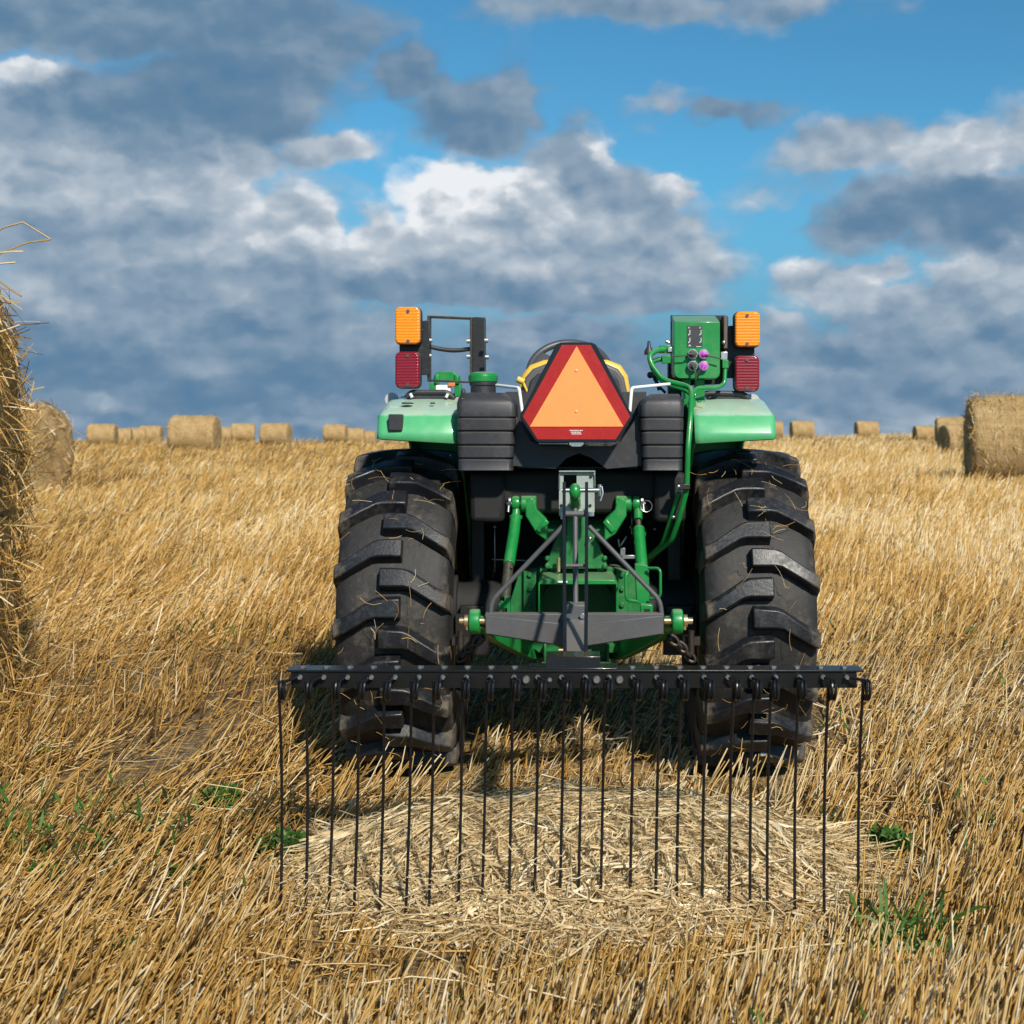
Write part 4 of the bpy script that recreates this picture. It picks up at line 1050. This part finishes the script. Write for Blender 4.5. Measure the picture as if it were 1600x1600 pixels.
m.ball(P(1060, 760, 4.68), .009); m.ball(P(1052, 808, 4.72), .008); m.ball(P(1086, 618, 4.83), .007, sq=(.6, 1, 1.4)); m.build('pipe_fitting', M_zinc, T, bevel=.003)
m = mb(); m.box(P(1068, 760, 4.70), (.045, .05, .022)); m.build('pipe_clamp', M_black_metal, T, bevel=.003)
m = mb(); m.lathe([(.001, .036), (.006, .034), (.008, .012), (.020, -.008), (.020, -.022), (.001, -.024)], P(1014, 546, 5.3), 'Z', 16); m.tube([P(1014, 552, 5.3), P(1030, 610, 5.3)], .007); m.bend([P(1018, 582, 5.3), P(1026, 600, 5.3), P(1040, 614, 5.3)], .006); m.ball(P(1016, 586, 5.28), .014); m.build('gear_lever', M_black_plastic, T)

# --- three-point hitch
m = mb(); m.tube([P(850, 829, 4.98), P(950, 829, 4.98)], .047, 20)
m.ppoly([(850, 889), (866, 846), (878, 822), (922, 822), (934, 846), (951, 889)], 4.90, .09); m.ppoly([(886, 800), (914, 800), (918, 889), (882, 889)], 4.84, .06)
for x in (855, 945):
    for y in (872, 884): m.lathe([(.001, -.012), (.011, -.012), (.011, .01), (.001, .01)], P(x, y, 4.90), 'Y', 6)
m.build('rockshaft_housing', M_green_old, T, bevel=.005)
m = mb(); m.ppoly([(797, 940), (810, 898), (832, 888), (968, 888), (990, 898), (1003, 940), (1003, 985), (962, 1020), (842, 1020), (797, 985)], 5.0, .5)
m.ppoly([(818, 892), (838, 892), (838, 1000), (818, 1000)], 4.975, .024); m.ppoly([(962, 892), (982, 892), (982, 1000), (962, 1000)], 4.975, .024)
m.lathe([(.11, -.02), (.145, -.02), (.145, .05), (.11, .05)], P(902, 950, 4.99), 'Y', 32); m.lathe([(.001, -.10), (.018, -.10), (.018, -.01), (.045, -.01), (.05, .02), (.001, .02)], P(902, 962, 4.99), 'Y', 16)
for x in (828, 972):
    for y in (898, 920, 945, 968, 988): m.lathe([(.001, -.012), (.010, -.012), (.010, .01), (.001, .01)], P(x, y, 4.975), 'Y', 6)
for x in (850, 866, 938, 954): m.box(P(x, 890, 4.96), (.03, .05, .02))
m.bend([P(862, 905, 4.93), P(880, 893, 4.93), P(920, 893, 4.93), P(942, 905, 4.93)], .006, 8)
m.build('gearbox', M_green_old, T, bevel=.004)
m = mb(); m.ppoly([(841, 911), (846, 906), (960, 906), (965, 911), (965, 1000), (962.5, 1000), (962.5, 913), (843.5, 913), (843.5, 1000), (841, 1000)], 4.66, .32)
m.build('drive_shaft_shield', M_green_paint, T, bevel=.002)
m = mb(); m.box(P(879, 909, 4.655), (.035, .003, .006)); m.build('shield_sticker', M_white, T)
m = mb(); m.tube([P(873, 871, 4.86), P(873, 893, 4.86)], .0075); m.build('dipstick', M_gold, T)
for s_ in (-1, 1):
    q = lambda dx, y, Y_: P(900 + s_ * dx, y, Y_)
    m = mb(); pl = [(900 + s_ * a, b) for a, b in ((79, 782), (72, 777), (65, 779), (61, 796), (45, 812), (44, 846), (62, 834), (79, 806))]
    m.ppoly(pl, 4.80, .06); m.box(q(52, 822, 4.795), (.022, .01, .055), (0, s_ * R(-40), 0)); m.lathe([(.001, -.03), (.030, -.03), (.030, .03), (.001, .03)], q(74, 787, 4.83), 'X', 20); m.build('lift_arm', M_green_paint, T, bevel=.005)
    # upper eye of the lift rod and its pin
    m = mb(); m.lathe([(.012, -.014), (.024, -.014), (.028, 0), (.024, .014), (.012, .014)], q(94, 786, 4.83), 'X', 20)
    if s_ < 0:
        m.tube([P(807, 794, 4.83), P(806, 806, 4.82)], .016, 14); m.tube([P(806, 806, 4.82), P(803, 832, 4.78), P(795, 882, 4.66)], [.0205, .0215, .0215], 18); m.lathe([(.023, -.005), (.025, -.005), (.025, .008), (.023, .008)], P(806, 809, 4.82), 'Z', 20)
        m.ppoly([(779, 963), (779, 944), (783, 940), (788, 940), (788, 932), (797, 932), (797, 963), (792, 963), (792, 950), (784, 950), (784, 963)], 4.55, .04)
        lr = m.build('lift_rod', M_green_paint, T, bevel=.002)
        m = mb(); m.tube([P(795, 880, 4.665), P(789, 936, 4.57)], .0185, 16); m.ball(P(799, 887, 4.63), .006); m.build('lift_rod_screw', mat('grimy_screw', (.055, .05, .035), .55, metal=.4, var=.4, scale=20, dust=.4, dustcol=(.06, .10, .05)), lr)
    else:
        m.tube([P(997, 792, 4.83), P(997, 812, 4.80)], .0165, 14); m.tube([P(998, 825, 4.79), P(1003, 885, 4.68)], .0215, 18); m.lathe([(.022, -.006), (.025, -.006), (.025, .012), (.022, .012)], P(999, 836, 4.785), 'Z', 18)
        m.ppoly([(992, 882), (1009, 882), (1014, 886), (1015, 944), (995, 944)], 4.62, .05); m.ppoly([(1001, 963), (1001, 945), (1020, 945), (1020, 963), (1015, 963), (1015, 952), (1006, 952), (1006, 963)], 4.55, .04)
        lr = m.build('lift_rod', M_green_paint, T, bevel=.003)
        m = mb(); m.tube([P(997, 810, 4.81), P(998, 827, 4.79)], .012, 12); m.box(P(997, 848, 4.745), (.03, .01, .014)); m.build('lift_rod_screw', bpy.data.materials['grimy_screw'], lr)
        for x0, x1, y0, y1 in ((993, 978, 894, 938), (1013, 1032, 888, 934)):
            m = mb(); m.bend([P(x0, y0, 4.6), P(x1, y0, 4.57), P(x1, y1, 4.57), P(x0 + 2, y1 + 2, 4.6)], .0055, 10, .02); m.build('crank_handle', M_green_paint, lr)
    m = mb(); m.tube([q(70, 787, 4.83), q(108, 787, 4.83)], .009, 12); m.tube([q(104, 779, 4.82), q(106, 800, 4.81)], .006, 10); m.lathe([(.008, -.004), (.02, -.004), (.02, .004), (.008, .004)], q(103, 783, 4.82), 'X', 12)
    if s_ > 0: m.tube([P(1010 + 9 * math.cos(t_), 791 + 9 * math.sin(t_), 4.80) for t_ in [k * .52 for k in range(12)]], .002, 6, closed=True)
    m.build('hitch_pin', M_zinc, T)
    # lower link: ball end at the pin, arm running in under the gearbox
    m = mb(); rs = []
    for (dx, y, Y_, hh) in ((146, 976, 4.42, .03), (128, 985, 4.55, .040), (96, 1000, 4.80, .046), (72, 1010, 5.0, .05), (58, 1014, 5.12, .045)):
        c_ = q(dx, y, Y_); rs.append([c_ + Vector((a, 0, b)) for a, b in ((-.016, -hh), (.016, -hh), (.016, hh), (-.016, hh))])
    m.rings(rs); m.lathe([(.016, -.019), (.038, -.019), (.042, -.015), (.043, -.006), (.043, .006), (.042, .015), (.038, .019), (.016, .019)], q(158, 971, 4.36), 'X', 28); m.tube([q(154, 972, 4.37), q(140, 980, 4.46)], .026, 12)
    arm = m.build('lower_link', M_green_paint, T, bevel=.004)
    m = mb(); m.tube([q(138, 970, 4.35), q(182, 970, 4.35)], .0115, 16); m.lathe([(.010, -.006), (.022, -.006), (.022, .006), (.010, .006)], q(171, 970, 4.35), 'X', 16); m.tube([q(170, 962, 4.34), q(170, 984, 4.34)], .005, 10)
    m.build('lower_pin', M_gold, arm)
    m = mb(); prev = None
    for k in range(5):
        t_ = k / 4; c_ = q(152 + 26 * t_, 1000 + 26 * t_ ** 1.3, 4.50 + .1 * t_); ax_ = Vector((s_ * .7, 0, -.7)); up = Vector((0, 1, 0)) if k % 2 else Vector((s_ * .7, 0, .7))
        m.tube([c_ + ax_ * .024 * math.cos(2 * math.pi * j / 14) + up * .013 * math.sin(2 * math.pi * j / 14) for j in range(14)], .006, 8, closed=True)
    m.tube([q(180, 985, 4.6), q(180, 1022, 4.6)], .012, 10); m.box(q(180, 1000, 4.65), (.06, .05, .03)); m.ball(q(146, 998, 4.45), .012)
    m.build('check_chain', mat('rusty_chain', (.07, .055, .045), .45, metal=.7, var=.4, scale=40), T)
m = mb()
for a_ in ((873.5, 737, 930, 742), (873.5, 742, 880.5, 766), (901, 742, 930, 766), (873.5, 766, 929, 800), (873.5, 800, 884, 806), (918, 800, 928, 806)):
    m.ppoly([(a_[0], a_[1]), (a_[2], a_[1]), (a_[2], a_[3]), (a_[0], a_[3])], 4.72, .010)
m.ppoly([(873.5, 735.5), (930, 735.5), (930, 737), (873.5, 737)], 4.70, .06); tlb = m.build('top_link_bracket', M_galv, T)
m = mb()
for q in ((923, 745), (877, 790), (922, 790)): m.lathe([(.001, -.003), (.006, -.003), (.006, .002), (.001, .002)], P(*q, 4.72), 'Y', 12)
m.build('bracket_hole', M_black_deep, tlb)
m = mb(); m.bend([P(873.8, 765, 4.715), P(874, 738, 4.712), P(929, 738, 4.712), P(929.5, 760, 4.715)], .0032, 8, .015); m.build('bracket_edge', M_zinc, tlb)
m = mb(); m.ball(P(898.5, 768, 4.60), .026, sq=(.85, 1, 1.15)); m.tube([P(898.5, 775, 4.62), P(899, 803, 4.82)], [.019, .024], 14); m.build('top_link', M_green_paint, T)
m = mb(); m.tube([P(878, 766, 4.60), P(936, 766, 4.60)], .0085, 14); m.tube([P(937, 757, 4.60), P(938, 775, 4.60)], .008, 10); m.tube([P(940, 760, 4.59), P(942, 770, 4.585), P(938, 783, 4.58)], .0035, 8); m.box(P(879, 806, 4.71), (.014, .01, .024)); m.box(P(922, 803, 4.71), (.022, .01, .016)); m.build('top_link_pin', M_zinc, T)
m = mb(); m.tube([P(921, 840, 4.82), P(920, 855, 4.82)], .004, 8); m.ball(P(922, 841, 4.81), .009); m.build('valve_pin', M_zinc, T)
# drawbar frame under the gearbox
m = mb()
for x in (851.5, 950): m.ppoly([(x - 2, 1008), (x + 2, 1008), (x + 2, 1046), (x - 2, 1046)], 4.95, .16)
m.tube([P(853, 1024, 5.05), P(948, 1024, 5.05)], .042, 16); m.ppoly([(846, 1036), (956, 1036), (956, 1041), (846, 1041)], 4.93, .3); m.build('drawbar_frame', M_green_old, T, bevel=.003)
m = mb(); m.tube([P(873, 1016, 4.95), P(886, 1016, 4.95)], .008); m.tube([P(912, 1016, 4.95), P(924, 1016, 4.95)], .008); m.build('drawbar_pin', M_gold, T)
# ------------------------------------------------------------------ the pine-straw rake
RY = 3.66
K = empty('landscape_rake', (0, RY, 0))
tag(K, 'black landscape rake with a row of long spring tines hung behind the tractor', 'rake')
KO = K.location.copy()
M_tine = mat('black_powder_coat', (.0055, .0055, .006), .33, var=.25, scale=25)
M_dullzinc = mat('dull_zinc', (.26, .26, .255), .48, metal=.8, var=.2, scale=40)
def kb(): return MB(KO)
m = kb(); zt = P(0, 1050, RY).z; zb = P(0, 1075, RY).z; xl, xr = P(455, 0, RY).x, P(1339, 0, RY).x
m.box(((xl + xr) / 2, RY + .003, (zt + zb) / 2), (xr - xl, .006, zt - zb))
m.box(((xl + xr) / 2 + .003, RY + .032, zt + .0035), (P(1350, 0, RY).x - P(449, 0, RY).x, .076, .006))
barp = m.build('tine_bar', M_tine, K, bevel=.0012)
m = kb(); a_, b_ = P(826, 0, RY).x, P(965, 0, RY).x; m.box(((a_ + b_) / 2, RY + .034, zt + .0095), (b_ - a_, .08, .006)); m.box(((a_ + b_) / 2, RY + .10, zt + .02), ((b_ - a_) * .62, .09, .03)); m.build('centre_plate', M_gloss_black, K, bevel=.0015)
m = kb()
for px in (822, 932, 968): m.lathe([(.001, -.010), (.008, -.010), (.011, -.006), (.0115, 0), (.001, 0)], P(px, 1062, RY - .001), 'Y', 20)
m.lathe([(.001, -.004), (.006, -.004), (.006, 0), (.001, 0)], P(859, 1062, RY - .001), 'Y', 12)
m.build('carriage_bolt', M_dullzinc, K)
# hitch frame
G_ = M_grey_steel
m = kb()
for s_ in (-1, 1):
    w_ = 142 if s_ < 0 else 137
    m.ppoly([(900 + s_ * w_, 959), (900 + s_ * 17, 960), (900 + s_ * 17, 1010), (900 + s_ * w_, 991)], 4.33, .05)
    m.ppoly([(900 + s_ * (w_ - 1), 962), (900 + s_ * 17, 975), (900 + s_ * 17, 1009), (900 + s_ * (w_ - 1), 990)], 4.326, .0035)
beam = m.build('hitch_beam', G_, K, bevel=.003)
m = kb()
def bar_(p0, p1, w_, h_):
    p0, p1 = Vector(p0), Vector(p1)
    m.rings([[p + Vector((a, 0, b)) for a, b in ((-w_ / 2, -h_ / 2), (w_ / 2, -h_ / 2), (w_ / 2, h_ / 2), (-w_ / 2, h_ / 2))] for p in (p0, p1)])
bar_((0, 4.40, .755), (0, 3.735, .70), .066, .07)
m.box((0, 4.30, .80), (.062, .09, .05)); m.build('draw_tube', G_, K, bevel=.004)
m = kb()
for q in ((889, 962), (910, 962), (900, 985)): m.lathe([(.001, -.010), (.010, -.010), (.010, 0), (.001, 0)], P(*q, 4.25), 'Y', 6)
m.box(P(897, 1002, 4.02), (.034, .004, .012), (R(-8), 0, 0)); m.build('draw_tube_bolt', M_zinc, K, bevel=.001)
for s_ in (-1, 1):
    m = kb(); rs = []
    for (dx, y, Y_) in ((17.5, 753, 4.46), (17.5, 830, 4.36), (17, 940, 4.05), (16, 1046, 3.735)):
        c_ = P(900 + s_ * dx - 1, y, Y_); hw = .0055
        rs.append([c_ + Vector(v) for v in ((-hw, -.02, 0), (hw, -.02, 0), (hw, .02, 0), (-hw, .02, 0))])
    m.rings(rs); m.build('mast_bar', M_gloss_black, K, bevel=.0015)
    m = kb(); m.bend([P(900 + s_ * 20, 822, 4.37), P(900 + s_ * 131, 938, 4.36), P(900 + s_ * 134, 962, 4.36)], .0085, 12, .05); m.build('brace', G_, K)
m = kb(); m.tube([P(881, 803, 4.40), P(916, 803, 4.40)], .010, 10); m.tube([P(881, 884, 4.22), P(916, 884, 4.22)], .006, 10); m.build('mast_spacer', G_, K)
m = kb(); m.tube([P(899, 795, 4.41), P(899.5, 985, 4.30)], .0095, 10); m.build('centre_strut', G_, K)
# tines: upper x of the straight part, x of the tip, x of the bolt on the bar
TOPS = [434, 476, 520, 559, 599, 642, 677, 722, 760, 801, 842, 882, 911, 946, 992, 1032, 1065, 1105, 1147, 1179, 1206, 1249, 1296, 1350]
TIPS = [438, 477, 512, 552, 592, 633, 669, 715, 752, 794, 834, 874, 903, 938, 984, 1024, 1057, 1097, 1139, 1172, 1199, 1242, 1288, 1342]
for i, (a_, b_) in enumerate(zip(TOPS, TIPS)):
    bx = 470 + i * (1322 - 470) / 23
    xs = P(a_, 0, 3.60).x; xt = P(b_, 0, 3.585).x; xb = P(bx, 0, RY).x
    dirn = 1 if bx > 900 else -1
    rr = .026; zc = P(0, 1080, 3.60).z; yc = 3.612; pitch = .0095
    # arm from the bolt, two turns of coil, then the long straight prong
    pts = [Vector((xb, RY - .012, P(0, 1056, RY).z)), Vector((xb + (xs - xb) * .25, RY - .020, P(0, 1056, RY).z - .002))]
    s0 = xs + pitch * 2.0
    for k in range(33):
        t_ = k / 32; an = R(80) - t_ * 2 * 2 * math.pi * .99
        pts.append(Vector((s0 - t_ * pitch * 2.0, yc - rr * math.cos(an) * .55 , zc + rr * math.sin(an))))
    pts = pts[:2] + pts[2:]
    zb_ = .012 + random.uniform(-.006, .008)
    n_ = 12; q0 = pts[-1]
    for k in range(1, n_ + 1):
        t_ = k / n_
        pts.append(Vector((xs + (xt - xs) * t_, q0.y + (3.585 - q0.y) * t_ + .03 * math.sin(t_ * math.pi), q0.z + (zb_ - q0.z) * t_)))
    m = kb(); m.tube(pts, .0044, 8); tine = m.build('tine', M_tine, K)
    m = kb(); c_ = Vector((xb, RY - .006, P(0, 1057, RY).z))
    m.lathe([(.001, -.016), (.005, -.016), (.005, -.008), (.0075, -.008), (.0075, 0), (.001, 0)], c_, 'Y', 6); m.lathe([(.001, 0), (.010, 0), (.010, .005), (.001, .006)], Vector((xb, RY + .03, zt + .0066)), 'Z', 6)
    m.build('tine_bolt', M_dullzinc, tine)

# wisps of straw caught between the prongs
n = 70; k = 5; x = rng.uniform(-.78, .78, n); z = np.abs(rng.normal(.03, .09, n)) + .015; y = 3.585 + rng.normal(0, .022, n); a = rng.normal(0, .35, n); l = rng.uniform(.08, .30, n); cu = rng.normal(0, 1.2, n)
C = np.zeros((n, k, 3)); px_ = x.copy(); pz_ = z.copy()
for i, t in enumerate(np.linspace(-.5, .5, k)):
    C[:, i, 0] = x + l * t * np.cos(a + cu * t); C[:, i, 1] = y + .012 * np.sin(9 * t + x * 40) - KO.y; C[:, i, 2] = np.maximum(z + l * t * np.sin(a + cu * t) - .5 * t * t * l, .01)
strand_mesh('caught_straw', C, np.repeat(rng.uniform(.0025, .005, n)[:, None], k, 1), np.clip(rng.normal(.65, .2, n), 0, 1), M_hay, 3, parent=K)['kind'] = 'stuff'
